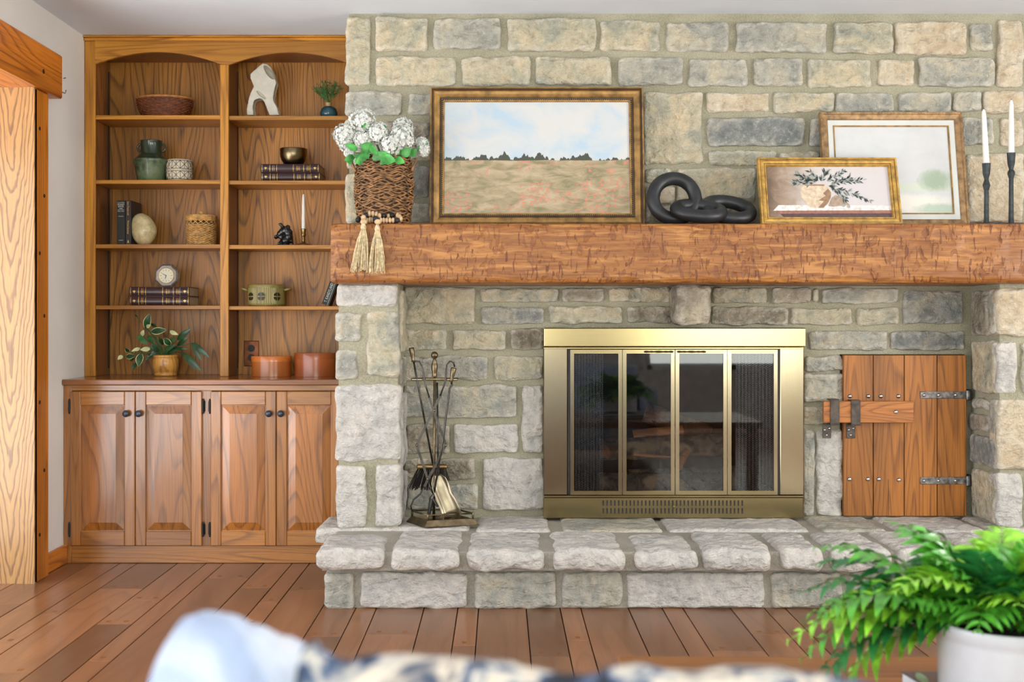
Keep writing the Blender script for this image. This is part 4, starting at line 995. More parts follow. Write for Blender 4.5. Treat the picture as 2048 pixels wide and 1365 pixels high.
# black horse-head figurine
bz = SR[2]; Dg = 5.76
def h3(cx, cy, dy=0):
    a, b = 440+cx/5.248, 360+cy/5.248; return Vector((X(a, Dg+dy), Dg+dy, Z(b, Dg+dy)))
mb = MB()
for cx, cy, r_, sy in ((690, 640, 52, .8), (720, 600, 46, .8), (715, 560, 44, .75), (690, 530, 44, .75), (655, 545, 40, .7), (630, 565, 34, .65), (600, 595, 22, .6), (587, 608, 17, .6), (640, 600, 26, .6), (660, 500, 24, .5), (640, 470, 20, .4), (712, 500, 28, .5), (740, 640, 30, .6), (650, 655, 30, .7), (620, 668, 16, .6)):
    a = h3(cx, cy); rr = r_*Dg/F/5.248; mb.ball((a.x, a.y, max(a.z, bz+rr*.95)), rr, 1, sy*1.2, 1, 12, 8)
mb.tube([h3(690, 560), h3(650, 480), h3(622, 458), h3(612, 470)], [.007, .006, .004, .002], 6)
mb.tube([h3(680, 520, -.012), h3(700, 470, -.012)], [.006, .001], 6)
mb.tube([h3(600, 600, -.01), h3(575, 590, -.008), h3(572, 612, -.006)], [.004, .005, .003], 6)
for k in range(5): mb.tube([h3(730-k*4, 520+k*28), h3(752+k*3, 545+k*28), h3(756+k*3, 575+k*26)], [.006, .006, .002], 5)
mb.box(h3(600, 0).x, h3(768, 0).x, Dg-.025, Dg+.025, bz, bz+.006)
o = tag(obj('horse_head_figurine', mb, plain('polished_black_stone', (20, 22, 24), .22, 0, .2, coat=.3), None, True), 'small black carved animal head beside the brass candlestick', 'figurine')
remesh(o, .0022, 3)
# brass candlestick with white taper
Dc_ = 5.755; cx_ = X(607, Dc_); hz_ = Z(458, Dc_)-bz
tag(obj('brass_candlestick', MB().lathe([(0, 0), (.046, 0), (.046, .003), (.036, .008), (.014, .013), (.009, .017), (.007, .026), (.0095, .030), (.006, .034), (.008, .043), (.0115, .05), (.012, .058), (.010, .062), (.013, hz_-.003), (.013, hz_), (.0092, hz_), (.0092, hz_-.012), (0, hz_-.012)], (cx_, Dc_, bz), 28), M['brass'], None, True), 'low antique brass candlestick on the bookcase shelf', 'candlestick')
def candle(cx, cy, z0, h, r, label, lean=0):
    cd = thing('taper_candle', (cx, cy, z0), label, 'candle')
    n_ = 6; mb = MB(); c0_ = Vector((cx, cy, z0))
    pts = [c0_+Vector((lean*f, 0, h*f)) for f in (0, .3, .6, .9, .97, 1)]
    obj('wax', mb.tube(pts, [r, r*.97, r*.85, r*.72, r*.55, r*.15], 14), M['wax'], cd, 'auto')
    obj('wick', MB().tube([pts[-1], pts[-1]+Vector((0, 0, .006))], .0008, 4), M['brown_line'], cd)
candle(cx_, Dc_, bz+hz_-.0115, Z(386, Dc_)-bz-hz_+.006, .009, 'white taper candle in the brass candlestick on the shelf')
# olive casserole
bz = SR[3]; Dk = 5.765; cx_ = X(533, Dk); hb = Z(569.5, Dk)-bz
M['olive'] = plain('olive_stoneware', (142, 130, 72), .35, 0, .08, 12, coat=.3)
M['medal'] = plain('dark_medallion', (44, 38, 26), .45, 0, .2)
cs = thing('casserole_dish', (cx_, Dk, bz), 'olive ribbed stoneware casserole with dark round medallions', 'casserole')
mb = MB(); n_ = 120; rg2 = [(.074, 0), (.082, .004), (.086, .012), (.087, hb-.018), (.0875, hb-.016)]
rings = []
for r_, z_ in rg2:
    rings.append([mb.bm.verts.new((cx_+(r_+(.0009 if k % 2 else -.0009)*(1 if .01 < z_ < hb-.017 else 0))*math.cos(2*PI*k/n_), Dk+(r_+(.0009 if k % 2 else -.0009)*(1 if .01 < z_ < hb-.017 else 0))*math.sin(2*PI*k/n_), bz+z_)) for k in range(n_)])
for A, B in zip(rings, rings[1:]):
    for k in range(n_): mb.bm.faces.new((A[k], A[(k+1) % n_], B[(k+1) % n_], B[k]))
mb.bm.faces.new(rings[0][::-1])
obj('body', mb, M['olive'], cs)
obj('rim', MB().lathe([(.0875, hb-.017), (.088, hb-.006), (.085, hb-.001), (.081, hb), (.079, hb-.004), (.079, .01), (0, .01)], (cx_, Dk, bz), 48), M['olive'], cs, True)
for s in (-1, 1):
    obj('handle', MB().tube([(cx_+s*.083, Dk-.012, bz+hb-.03), (cx_+s*.1, Dk-.02, bz+hb-.024), (cx_+s*.114, Dk-.018, bz+hb-.021), (cx_+s*.116, Dk, bz+hb-.021), (cx_+s*.114, Dk+.018, bz+hb-.021), (cx_+s*.1, Dk+.02, bz+hb-.024), (cx_+s*.083, Dk+.012, bz+hb-.03)], .0062, 8), M['olive'], cs, True)
for px in (501.5, 524.5, 554.5):
    dx = X(px, Dk-.06)-cx_; a = math.asin(max(-1, min(1, dx/.0882))); ca = -PI/2+a; zc2 = bz+hb*.44
    for sgn in (-1, 1):
        for q in range(2):
            mb = MB(); pts = []
            r0_, aa = .0195, .14+q*.75
            arc = [(sgn*r0_*math.cos(t2), r0_*math.sin(t2)) for t2 in [-PI/2+aa*0+(.15 if q == 0 else 1.75)+k*.16 for k in range(9)]]
            poly2 = [(sgn*.0018, arc[0][1]*.35 if q == 0 else .002)]+arc
            poly2 = [(sgn*.002, (-.002 if q == 0 else .002))]+arc
            vs_ = []
            for u_, w_ in poly2:
                an = ca+u_/.089; vs_.append((cx_+.0893*math.cos(an), Dk+.0893*math.sin(an), zc2+w_))
            mb.face(vs_); obj('medallion', mb, M['medal'], cs)
# leaning paperback
Dl = 5.70
A_, B_, C_, E_ = (643.5, 606.5), (657.5, 611.5), (676, 562), (662, 556)
lb = thing('leaning_book', (X(650, Dl), Dl, SR[3]), 'small dark book with white spine lettering leaning beside the chimney', 'book')
zs_ = SR[3]+.001
q = [(X(a, Dl), Z(b, Dl)) for a, b in (A_, B_, C_, E_)]; lo_ = min(z for x, z in q); q = [(x, z-lo_+zs_) for x, z in q]
obj('cover', MB().prism(q, Dl, Dl+.11), M['book_black'], lb)
ang = math.atan2(q[3][1]-q[0][1], q[3][0]-q[0][0]); ln_ = math.hypot(q[3][0]-q[0][0], q[3][1]-q[0][1])
def onsp(f, g): return (q[0][0]+(q[3][0]-q[0][0])*f+(q[1][0]-q[0][0])*g, q[0][1]+(q[3][1]-q[0][1])*f+(q[1][1]-q[0][1])*g)
tx_ = onsp(.47, .42); text('spine_lettering', 'T. KANDYLAND', .02, M['silver'], lb, (tx_[0], Dl-.0004, tx_[1]), (PI/2, -ang, 0), width=ln_*.74)
q2 = [onsp(f, g) for f, g in ((0, .74), (1, .74), (1, .78), (0, .78))]
obj('spine_line', MB().prism(q2, Dl-.0005, Dl+.0005), M['silver'], lb)
q2 = [onsp(f, g) for f, g in ((.9, .05), (1, .05), (1, .72), (.9, .72))]
obj('spine_patch', MB().prism(q2, Dl-.0004, Dl+.0005), M['silver'], lb)
# outlet plate on the back panel
D0 = DBK-.001; xa, xb, za, zb = X(488.5, D0), X(518, D0), Z(733, D0), Z(682, D0)
ol = thing('wall_outlet', ((xa+xb)/2, D0, za), 'copper-brown duplex outlet plate on the bookcase back behind the round box', 'outlet')
obj('cover_plate', MB().box(xa, xb, D0-.007, D0, za, zb, .003, 2), plain('aged_copper', (110, 66, 44), .35, .8, .2), ol)
for zz in (zb-.037, zb-.083): obj('receptacle', disc(((xa+xb)/2, D0-.0068, zz), .0175, .002, 24), M['black'], ol)
# bentwood boxes
M['bentwood'] = wood('cherry_bentwood', (190, 108, 44), (160, 84, 32), 'X', rings=5, across=6, line=.3, rough=.25, coat=.4, pore=.12)
M['bentwood2'] = wood('dark_cherry_bentwood', (164, 84, 36), (130, 62, 24), 'X', rings=5, across=6, line=.3, rough=.25, coat=.4, pore=.12)
for px, rp, top, lid, mt, lab in ((543, 40.5, 712.5, 723, 'bentwood', 'lower round bentwood box in light cherry with a lid'), (632, 43.5, 706, 718, 'bentwood2', 'taller darker round bentwood box against the chimney')):
    Dx = 5.71 if px < 600 else 5.70; cx_ = X(px, Dx); r_ = rp*Dx/F; hb = Z(top, Dx)-WT; hl = Z(lid, Dx)-WT
    bxo = thing('round_wooden_box', (cx_, Dx, WT), lab, 'box', 'round bentwood boxes')
    obj('body', MB().lathe([(0, 0), (r_*.97, 0), (r_*.975, hl), (0, hl)], (cx_, Dx, WT), 48, 1, .8), M[mt], bxo, 'auto')
    obj('lid', MB().lathe([(r_*.976, hl-.001), (r_, hl-.001), (r_, hb-.002), (r_*.985, hb), (0, hb)], (cx_, Dx, WT), 48, 1, .8), M[mt], bxo, 'auto')
# ================================================================== things on the mantel
# ---- wicker basket of white hydrangeas
Dk = 5.06; cx_ = X(768, Dk); c_ = (cx_, Dk, MZ)
M['wicker'] = plain('brown_wicker', (118, 86, 54), .5, 0, .45, 45)
M['wicker_dark'] = plain('dark_wicker_core', (66, 42, 26), .8, 0, .2)
fb_ = thing('flower_basket', c_, 'brown wicker basket standing at the left end of the mantel', 'basket')
hb = Z(316, Dk)-MZ
def brad(t_): return .097+.008*t_+.019*math.sin(PI*min(1, t_*.9+.05))
obj('core', MB().lathe([(0, 0), (.09, 0)]+[(brad(k/10)-.006, hb*k/10) for k in range(11)]+[(brad(1)-.012, hb), (brad(1)-.014, hb-.02), (0, hb-.02)], c_, 32, 1, .72), M['wicker_dark'], fb_, True)
mb = weave(brad, .004, hb, 24, c_, 16, .0042, .005, .72, seg=112, tw=.0075, seed=4, jit=2.5)
mb2 = weave(brad, .008, hb+.003, 24, c_, 16, .0036, .005, .72, seg=112, tw=-.0075, seed=9, jit=2.5)
obj('weave', mb, M['wicker'], fb_, True, kind='stuff'); obj('weave', mb2, M['wicker'], fb_, True, kind='stuff')
hl = [(X(705, Dk)+.004, Dk-.03, Z(319, Dk)), (X(704, Dk), Dk-.035, Z(325, Dk)), (X(709, Dk), Dk-.04, Z(335, Dk)), (X(713, Dk), Dk-.045, Z(346, Dk))]
obj('handle', MB().tube(hl, .006, 6).tube([(a+.006*math.sin(i*2.2), b-.006*math.cos(i*2.2), c) for i, (a, b, c) in enumerate(hl)], .004, 5), M['wicker'], fb_, True)
hl = [(2*cx_-a+.004, b, c) for a, b, c in hl]
obj('handle', MB().tube(hl, .006, 6), M['wicker'], fb_, True)
M['petal'] = plain('white_petal', (218, 221, 214), .6, 0, .04, 40)
M['leaf_bright'] = plain('bright_green_leaf', (64, 142, 62), .4, 0, .3, 25)
rg = random.Random(8)
hy = thing('hydrangea_bunch', (cx_, Dk, MZ+hb-.02), 'bunch of white hydrangea flowers with bright green leaves in the wicker basket', 'flowers')
base_c = Vector((cx_, Dk, MZ+hb-.02))
def hydr(px, py, rp, dd, n=170):
    c = P3(px, py, Dk+dd); R = rp*1.12*Dk/F; mb = MB()
    for k in range(n):
        zt_ = 1-2*(k+.5)/n; a = k*2.399963; d = Vector((math.sqrt(1-zt_*zt_)*math.cos(a), math.sqrt(1-zt_*zt_)*math.sin(a), zt_))
        d = (d+Vector((rg.uniform(-.12, .12), rg.uniform(-.12, .12), rg.uniform(-.12, .12)))).normalized()
        if d.y > .6: continue
        p = c+d*R*(rg.uniform(.86, 1.06)+.22*noise.noise(c*60+d*1.7)); u = d.orthogonal().normalized(); v_ = d.cross(u); th0 = rg.uniform(0, PI); s = rg.uniform(.0075, .0105)
        for q in range(4):
            a2 = th0+q*PI/2; e = u*math.cos(a2)+v_*math.sin(a2); f_ = -u*math.sin(a2)+v_*math.cos(a2)
            mb.face([p, p+e*s*.6+f_*s*.5+d*s*.15, p+e*s*1.1+d*s*.35, p+e*s*.6-f_*s*.5+d*s*.15])
    o = obj('flower_head', mb, M['petal'], hy); o['kind'] = 'stuff'
    mb = MB(); mb.ball(c, R*.7, u=10, v=6); obj('flower_core', mb, M['petal'], o, True)
    obj('stem', MB().tube([base_c, (base_c+c)/2+Vector((0, 0, .02)), c], .0022, 5), M['leaf_mid'], hy)
for a in ((724, 243, 23, -.03), (690, 271, 20, -.04), (757, 266, 18, -.07), (727, 279, 16, -.06), (805, 257, 18, -.02), (803, 278, 24, -.05), (783, 290, 18, -.08), (738, 262, 14, 0), (844, 288, 11, .0), (846, 300, 11, -.02), (699, 306, 8, -.05), (672+20, 285, 14, -.03)): hydr(*a)
for (a, b), (c2, d2), wd_, dd in [((735, 310), (712, 325), 16, -.08), ((748, 300), (720, 290), 22, -.085), ((745, 318), (775, 305), 18, -.09), ((765, 318), (792, 322), 22, -.1), ((780, 312), (760, 330), 18, -.1), ((805, 312), (822, 296), 20, -.08), ((820, 312), (834, 298), 16, -.06), ((710, 312), (688, 322), 14, -.06), ((715, 300), (690, 288), 14, -.08), ((740, 292), (755, 312), 14, -.09), ((790, 318), (810, 326), 16, -.09), ((760, 256), (775, 252), 12, .0), ((722, 250), (742, 254), 9, -.06), ((700, 316), (700, 330), 14, -.05),
                                 ((845, 295), (836, 302), 14, -.03), ((846, 285), (856, 290), 10, -.01), ((730, 318), (705, 310), 14, -.07), ((725, 300), (738, 318), 20, -.075), ((800, 308), (790, 296), 15, -.08), ((770, 300), (780, 316), 14, -.095), ((712, 318), (726, 330), 14, -.085)]:
    leaf(hy, P3(a, b, Dk+dd), P3(c2, d2, Dk+dd-.015), wd_*Dk/F, M['leaf_bright'], None, base_c if wd_ > 15 else None)
# ---- wooden bead garland with two tassels
M['bead'] = plain('natural_wood_bead', (206, 176, 136), .55, 0, .12)
M['jute'] = plain('jute_fibre', (206, 188, 150), .85, 0, .18, 90)
gd = thing('bead_garland', (X(755, 4.93), 4.93, MZ), 'natural and black wooden bead garland with two jute tassels over the mantel edge', 'garland')
def bead(px, py, D, r, col, sx=.8):
    z = max(Z(py, D), MZ+r)
    obj('bead', MB().ball((X(px, D), D, z), r, sx, 1, 1, 14, 9), M['black'] if col == 'k' else M['bead'], gd, True)
for px, py, D, r, k in [(716, 440, 4.95, .0125, 'k'), (727, 436, 4.935, .0125, 'n'), (731.5, 431, 4.95, .0125, 'k'), (739, 428, 4.955, .0125, 'n'), (746, 428, 4.955, .0125, 'n'), (753, 429, 4.955, .0125, 'n'), (759, 432, 4.95, .0125, 'n'), (751, 438, 4.93, .013, 'k'), (740, 440, 4.95, .0115, 'n'), (734, 441, 4.95, .0115, 'n'), (745, 440, 4.955, .0115, 'n'),
                           (762, 441, 4.935, .0115, 'n'), (767.5, 441, 4.935, .0115, 'n'), (773.5, 441, 4.935, .0115, 'n'), (780, 441, 4.935, .0115, 'n'), (786, 441, 4.935, .0115, 'n'), (794, 441, 4.935, .0115, 'k'), (802, 438, 4.94, .012, 'n'), (799, 434, 4.95, .0115, 'n'), (795, 431, 4.955, .0115, 'n'), (785, 431, 4.965, .0115, 'k'), (777, 433, 4.965, .0115, 'n'), (767, 432, 4.965, .011, 'k')]:
    bead(px, py, D, r, k, .62 if k == 'n' and px > 732 else .9)
for px0, px1, pyt, pyb, hw, sd in ((727.5, 721, 444, 541, 17.5, 1), (755.5, 754, 447, 544, 15, 2)):
    Dt = 4.858; rg = random.Random(sd*13); mb = MB()
    obj('bead', MB().ball((X(px0, Dt+.01), Dt+.012, MZ+.004), .0145, 1, .8, .8, 14, 9), M['bead'], gd, True)
    ts = obj('tassel_knot', MB().lathe([(0, 0), (.010, .002), (.012, .012), (.009, .022), (.005, .03), (0, .03)], (X(px0-.5, Dt), Dt-.004, Z(pyt+17, Dt)), 12), M['jute'], gd, True)
    for k in range(85):
        a = rg.uniform(-1, 1); b = rg.uniform(-1, 1)
        top = Vector((X(px0+a*3.5, Dt), Dt-.006+b*.005, Z(pyt+13, Dt))); e = rg.uniform(-9, 5)
        bot = Vector((X(px1+a*hw+rg.uniform(-2, 2), Dt), Dt-.010+b*.012, Z(pyb+e, Dt)))
        m1 = top.lerp(bot, .3)+Vector((a*.006, 0, 0)); m2 = top.lerp(bot, .65)+Vector((rg.uniform(-.003, .003)+a*.004, rg.uniform(-.002, .002), 0))
        for q in (m1, m2, bot): q.y = min(q.y, Dt+.004)
        mb.tube([top, m1, m2, bot], .0013, 4)
    obj('tassel', mb, M['jute'], ts, kind='stuff')
# ---- framed pictures leaning on the wall
def frame_strip(prof, w, h):
    """profile [(inset, y)] swept round a rectangle w x h standing on z=0, centred on x"""
    mb = MB(); bm = mb.bm; rows = []
    for ins, y in prof:
        rows.append([bm.verts.new(p) for p in ((-w/2+ins, y, ins), (w/2-ins, y, ins), (w/2-ins, y, h-ins), (-w/2+ins, y, h-ins))])
    for A, B in zip(rows, rows[1:]):
        for k in range(4): bm.faces.new((A[k], A[(k+1) % 4], B[(k+1) % 4], B[k]))
    return mb
def picture(name, xl, xr, ytop, Db, Dt, label, group):
    """leaning frame: bottom edge at depth Db on the mantel, top edge at depth Dt"""
    zt_ = Z(ytop, Dt); w_ = X(xr, Db)-X(xl, Db); h_ = math.hypot(zt_-MZ, Dt-Db); ang = math.atan2(Dt-Db, zt_-MZ)
    o = thing(name, ((X(xr, Db)+X(xl, Db))/2, Db, MZ), label, 'picture', group, (-ang, 0, 0))
    ORG[o.name] = Vector((0, 0, 0))
    return o, w_, h_
M['gilt'] = plain('antique_gilt', (150, 116, 66), .4, .35, .22, 30)
M['gilt_bright'] = plain('bright_gilt', (186, 148, 76), .4, .35, .18, 40)
M['gilt_dark'] = plain('dark_frame_wood', (62, 42, 28), .45, 0, .2)
M['bronze_gilt'] = plain('grey_bronze_gilt', (150, 120, 84), .42, .4, .22, 40)
# generic meadow landscape
t = NT('meadow_landscape_print'); g = t.coord('Generated'); sp = t.node('ShaderNodeSeparateXYZ'); t.link(g, sp.inputs[0]); u, v_ = sp.outputs[0], sp.outputs[2]
cv = t.coord('Generated', (3.2, 1, 2.6)); cl = t.noise(cv, 1.1, 4, .55, .6)
sky = t.ramp(cl, ((.36, (176, 198, 214)), (.46, (196, 204, 208)), (.56, (206, 207, 205))))
mv = t.coord('Generated', (7, 1, 12)); mn = t.noise(mv, 1.2, 5, .65, .8)
mead = t.ramp(mn, ((.35, (132, 126, 92)), (.5, (166, 150, 118)), (.65, (186, 168, 138))))
pop = t.voro(t.coord('Generated', (46, 1, 34)), 1); pm = t.noise(t.coord('Generated', (4, 1, 5)), 1, 3)
pf = t.math('MULTIPLY', t.math('LESS_THAN', pop, .34), t.math('GREATER_THAN', pm, .5))
mead = t.mix(t.math('MULTIPLY', pf, .75), mead, (216, 126, 104))
tn = t.noise(t.coord('Generated', (16, 1, .01)), 1, 4, .6)
tree_h = t.math('ADD', .47, t.math('MULTIPLY', t.math('MAXIMUM', 0, t.math('SUBTRACT', tn, .40)), .34))
col = t.mix(t.math('LESS_THAN', v_, tree_h), sky, (70, 74, 62))
col = t.mix(t.math('LESS_THAN', v_, t.math('ADD', .475, t.math('MULTIPLY', t.math('SUBTRACT', cl, .5), .03))), col, mead)
M['meadow'] = t.fin(col, .45, coat=.1)
o, w_, h_ = picture('landscape_painting', 858.5, 1290, 176.5, 5.11, 5.19, 'largest framed picture, a pale sky over a meadow in a brown-gilt frame', 'framed pictures')
fw = (888-858.5)*5.11/F
obj('frame', frame_strip([(0, .012), (0, -.012), (.002, -.018), (.006, -.02), (.008, -.017), (.014, -.012), (.02, -.018), (.032, -.016), (.04, -.011), (.044, -.006)], w_, h_), M['gilt'], o, local=True)
obj('frame_edge', frame_strip([(.0075, -.0185), (.014, -.0135)], w_, h_), M['gilt_dark'], o, local=True)
obj('frame_liner', frame_strip([(.044, -.006), (.045, -.009), (.0515, -.008), (.052, -.004)], w_, h_), M['gilt_dark'], o, local=True)
mb = MB(); n_ = 100
for k in range(n_+1):
    xx = -w_/2+.053+(w_-.106)*k/n_
    for zz in (.053, h_-.053): mb.ball((xx, -.0075, zz), .0019, u=5, v=4)
for k in range(1, 56):
    zz = .053+(h_-.106)*k/56
    for xx in (-w_/2+.053, w_/2-.053): mb.ball((xx, -.0075, zz), .0019, u=5, v=4)
obj('beading', mb, M['gold'], o, local=True, kind='stuff')
obj('frame_sight', frame_strip([(.0545, -.004), (.0555, -.007), (.061, -.005), (.0625, .002)], w_, h_), M['gilt'], o, local=True)
obj('backboard', MB().box(-w_/2+.004, w_/2-.004, .004, .012, .004, h_-.004), M['gilt_dark'], o, local=True)
obj('canvas', MB().face([(-w_/2+.061, .0015, .061), (w_/2-.061, .0015, .061), (w_/2-.061, .0015, h_-.061), (-w_/2+.061, .0015, h_-.061)]), M['meadow'], o, local=True)
# pale misty landscape
t = NT('misty_landscape_print'); g = t.coord('Generated'); sp = t.node('ShaderNodeSeparateXYZ'); t.link(g, sp.inputs[0]); u, v_ = sp.outputs[0], sp.outputs[2]
n1 = t.noise(t.coord('Generated', (3, 1, 4)), 1.5, 4, .6, .5); n2 = t.noise(t.coord('Generated', (16, 1, 9)), 1, 4, .7)
col = t.ramp(n1, ((.3, (200, 203, 204)), (.7, (210, 211, 210))))
def blob(cx, cz, rx, rz, colr, amt):
    global col
    dx = t.math('DIVIDE', t.math('SUBTRACT', u, cx), rx); dz = t.math('DIVIDE', t.math('SUBTRACT', v_, cz), rz)
    d = t.math('ADD', t.math('MULTIPLY', dx, dx), t.math('MULTIPLY', dz, dz)); d = t.math('ADD', d, t.math('MULTIPLY', t.math('SUBTRACT', n2, .5), 1.3))
    m = t.ramp(d, ((.25, (1, 1, 1, 1)), (1, (0, 0, 0, 1)))); col = t.mix(t.math('MULTIPLY', m, amt), col, colr)
blob(.55, .30, .7, .06, (206, 214, 196), .8); blob(.86, .38, .17, .14, (158, 178, 152), .9); blob(.6, .12, .5, .12, (232, 228, 216), .8); blob(.88, .05, .25, .08, (176, 194, 176), .9)
M['misty'] = t.fin(col, .5)
o, w_, h_ = picture('misty_landscape', 1649, 1938.5, 225.5, 5.10, 5.19, 'tall pale misty landscape in a carved bronze frame behind the still life', 'framed pictures')
obj('frame', frame_strip([(0, .012), (0, -.010), (.003, -.016), (.011, -.014), (.013, -.010), (.03, -.006), (.035, -.002)], w_, h_), M['bronze_gilt'], o, local=True)
mb = MB(); n_ = 46
for k in range(n_+1):
    xx = -w_/2+.007+(w_-.014)*k/n_
    for zz in (.007, h_-.007): mb.ball((xx, -.0155, zz), .0042, 1.25, .5, .8, 6, 4)
for k in range(1, 36):
    zz = .007+(h_-.014)*k/36
    for xx in (-w_/2+.007, w_/2-.007): mb.ball((xx, -.0155, zz), .0042, .8, .5, 1.25, 6, 4)
obj('carved_edge', mb, M['bronze_gilt'], o, local=True, kind='stuff')
M['mat_board'] = plain('white_mat_board', (208, 211, 206), .7, 0, .01)
obj('mat_board', frame_strip([(.033, -.001), (.058, .0005)], w_, h_), M['mat_board'], o, local=True)
obj('inner_fillet', frame_strip([(.058, .0005), (.0585, -.003), (.063, -.002), (.064, .003)], w_, h_), M['gilt'], o, local=True)
obj('backboard', MB().box(-w_/2+.004, w_/2-.004, .006, .012, .004, h_-.004), M['gilt_dark'], o, local=True)
obj('canvas', MB().face([(-w_/2+.06, .003, .06), (w_/2-.06, .003, .06), (w_/2-.06, .003, h_-.06), (-w_/2+.06, .003, h_-.06)]), M['misty'], o, local=True)
# still life with olive branches
t = NT('still_life_background'); g = t.coord('Generated'); sp = t.node('ShaderNodeSeparateXYZ'); t.link(g, sp.inputs[0]); u, v_ = sp.outputs[0], sp.outputs[2]
n1 = t.noise(t.coord('Generated', (5, 1, 3)), 1.3, 4, .6, .7)
f = t.math('ADD', u, t.math('MULTIPLY', t.math('SUBTRACT', n1, .5), .35))
M['still_bg'] = t.fin(t.ramp(f, ((.0, (112, 92, 76)), (.14, (160, 140, 122)), (.3, (190, 180, 172)), (.5, (206, 200, 198)), (1, (202, 196, 197)))), .5)
o, w_, h_ = picture('still_life_painting', 1522, 1804, 317.5, 5.0, 5.085, 'low wide gilt-framed still life of a clay vase with olive branches', 'framed pictures')
obj('frame', frame_strip([(0, .012), (0, -.012), (.003, -.017), (.008, -.017), (.011, -.012), (.02, -.016), (.026, -.013), (.028, -.006)], w_, h_), M['gilt_bright'], o, local=True)
obj('frame_groove', frame_strip([(.0085, -.0165), (.0115, -.0135)], w_, h_), M['gilt'], o, local=True)
obj('frame_liner', frame_strip([(.028, -.006), (.029, -.010), (.033, -.010), (.0355, -.004), (.037, .002)], w_, h_), M['gilt_bright'], o, local=True)
obj('backboard', MB().box(-w_/2+.004, w_/2-.004, .006, .012, .004, h_-.004), M['gilt_dark'], o, local=True)
x0, x1, z0, z1 = -w_/2+.036, w_/2-.036, .036, h_-.036
obj('canvas', MB().face([(x0, .0025, z0), (x1, .0025, z0), (x1, .0025, z1), (x0, .0025, z1)]), M['still_bg'], o, local=True)
def sp_(cx, cy):       # crop pixel of the print -> local point; print spans 200..1815 by 160..805
    return (x0+(x1-x0)*(cx-205)/(1800-205), z0+(z1-z0)*(805-cy)/(805-160))
def flat(nm, pts, mat, y): return obj(nm, MB().face([(a, y, b) for a, b in (sp_(*p) for p in pts)]), mat, o, local=True)
def flatm(nm, c): return plain(nm, c, .5, 0, .12, 60)
flat('painted_tabletop', [(265, 720), (340, 648), (1799, 655), (1799, 715)], flatm('pale_tabletop_paint', (226, 218, 212)), .0022)
flat('painted_table_edge', [(290, 718), (1799, 713), (1799, 752), (310, 758)], flatm('red_brown_edge_paint', (150, 106, 92)), .0021)
flat('painted_underside', [(350, 756), (1799, 750), (1799, 803), (400, 803)], flatm('plum_shadow_paint', (88, 66, 68)), .0021)  # shadow below the table edge, depicted in flat picture colour
flat('painted_cast_shadow', [(985, 660), (1030, 560), (1090, 520), (1160, 545), (1240, 620), (1270, 650), (1050, 668)], flatm('taupe_paint', (164, 144, 126)), .0021)  # cast shadow beside the vase, depicted in flat picture colour
vs_ = [(690, 395), (650, 430), (628, 480), (640, 545), (680, 610), (750, 682), (920, 684), (985, 620), (1025, 550), (1035, 490), (1015, 440), (960, 400), (955, 388), (830, 392), (690, 385)]
flat('painted_vase', vs_, flatm('clay_vase_paint', (208, 188, 162)), .0018)
flat('painted_vase_side', [(1000, 440), (1035, 490), (1025, 550), (985, 620), (920, 684), (850, 682), (930, 600), (860, 590), (960, 530), (930, 500)], flatm('brown_clay_paint', (150, 118, 92)), .0016)
flat('painted_vase_lip', [(688, 383), (960, 388), (950, 408), (700, 402)], flatm('dark_clay_paint', (158, 120, 100)), .0015)
rg = random.Random(21); lm = [flatm('slate_leaf_paint', (74, 92, 98)), flatm('sage_leaf_paint', (134, 142, 126)), flatm('grey_leaf_paint', (158, 164, 160)), flatm('dark_leaf_paint', (52, 62, 60))]
for q in range(4):
    mb = MB()
    BR = [((860, 380), (600, 260)), ((860, 380), (560, 360)), ((900, 380), (1000, 200)), ((930, 385), (1230, 210)), ((950, 385), (1470, 330)), ((960, 390), (1250, 500)), ((1150, 430), (1530, 590)), ((900, 370), (780, 220)), ((1000, 400), (1300, 300)), ((1050, 410), (1220, 580)), ((880, 370), (680, 300))]
    for (a, b), (c2, d2) in BR:
        for k in range(7):
            f_ = rg.uniform(.15, 1); px, py = a+(c2-a)*f_, b+(d2-b)*f_; an = math.atan2(d2-b, c2-a)+rg.uniform(-1.0, 1.0); L_ = rg.uniform(45, 85); wd_ = rg.uniform(7, 13)
            ex, ey = px+L_*math.cos(an), py+L_*math.sin(an)
            if not (225 < ex < 1790 and 170 < ey < 640): continue
            mx_, my_ = (px+ex)/2, (py+ey)/2; nx_, ny_ = -math.sin(an)*wd_, math.cos(an)*wd_
            yy = .0014-.0002*q
            mb.face([(aa, yy, bb) for aa, bb in (sp_(px, py), sp_(mx_+nx_, my_+ny_), sp_(ex, ey), sp_(mx_-nx_, my_-ny_))])
    obj('painted_leaves', mb, lm[q], o, local=True, kind='stuff')
for px, py in ((1180, 655), (1245, 668)): obj('painted_olive', MB().face([(a, .0012, b) for a, b in (sp_(px+26*math.cos(k*PI/6), py+17*math.sin(k*PI/6)) for k in range(12))]), lm[2], o, local=True)
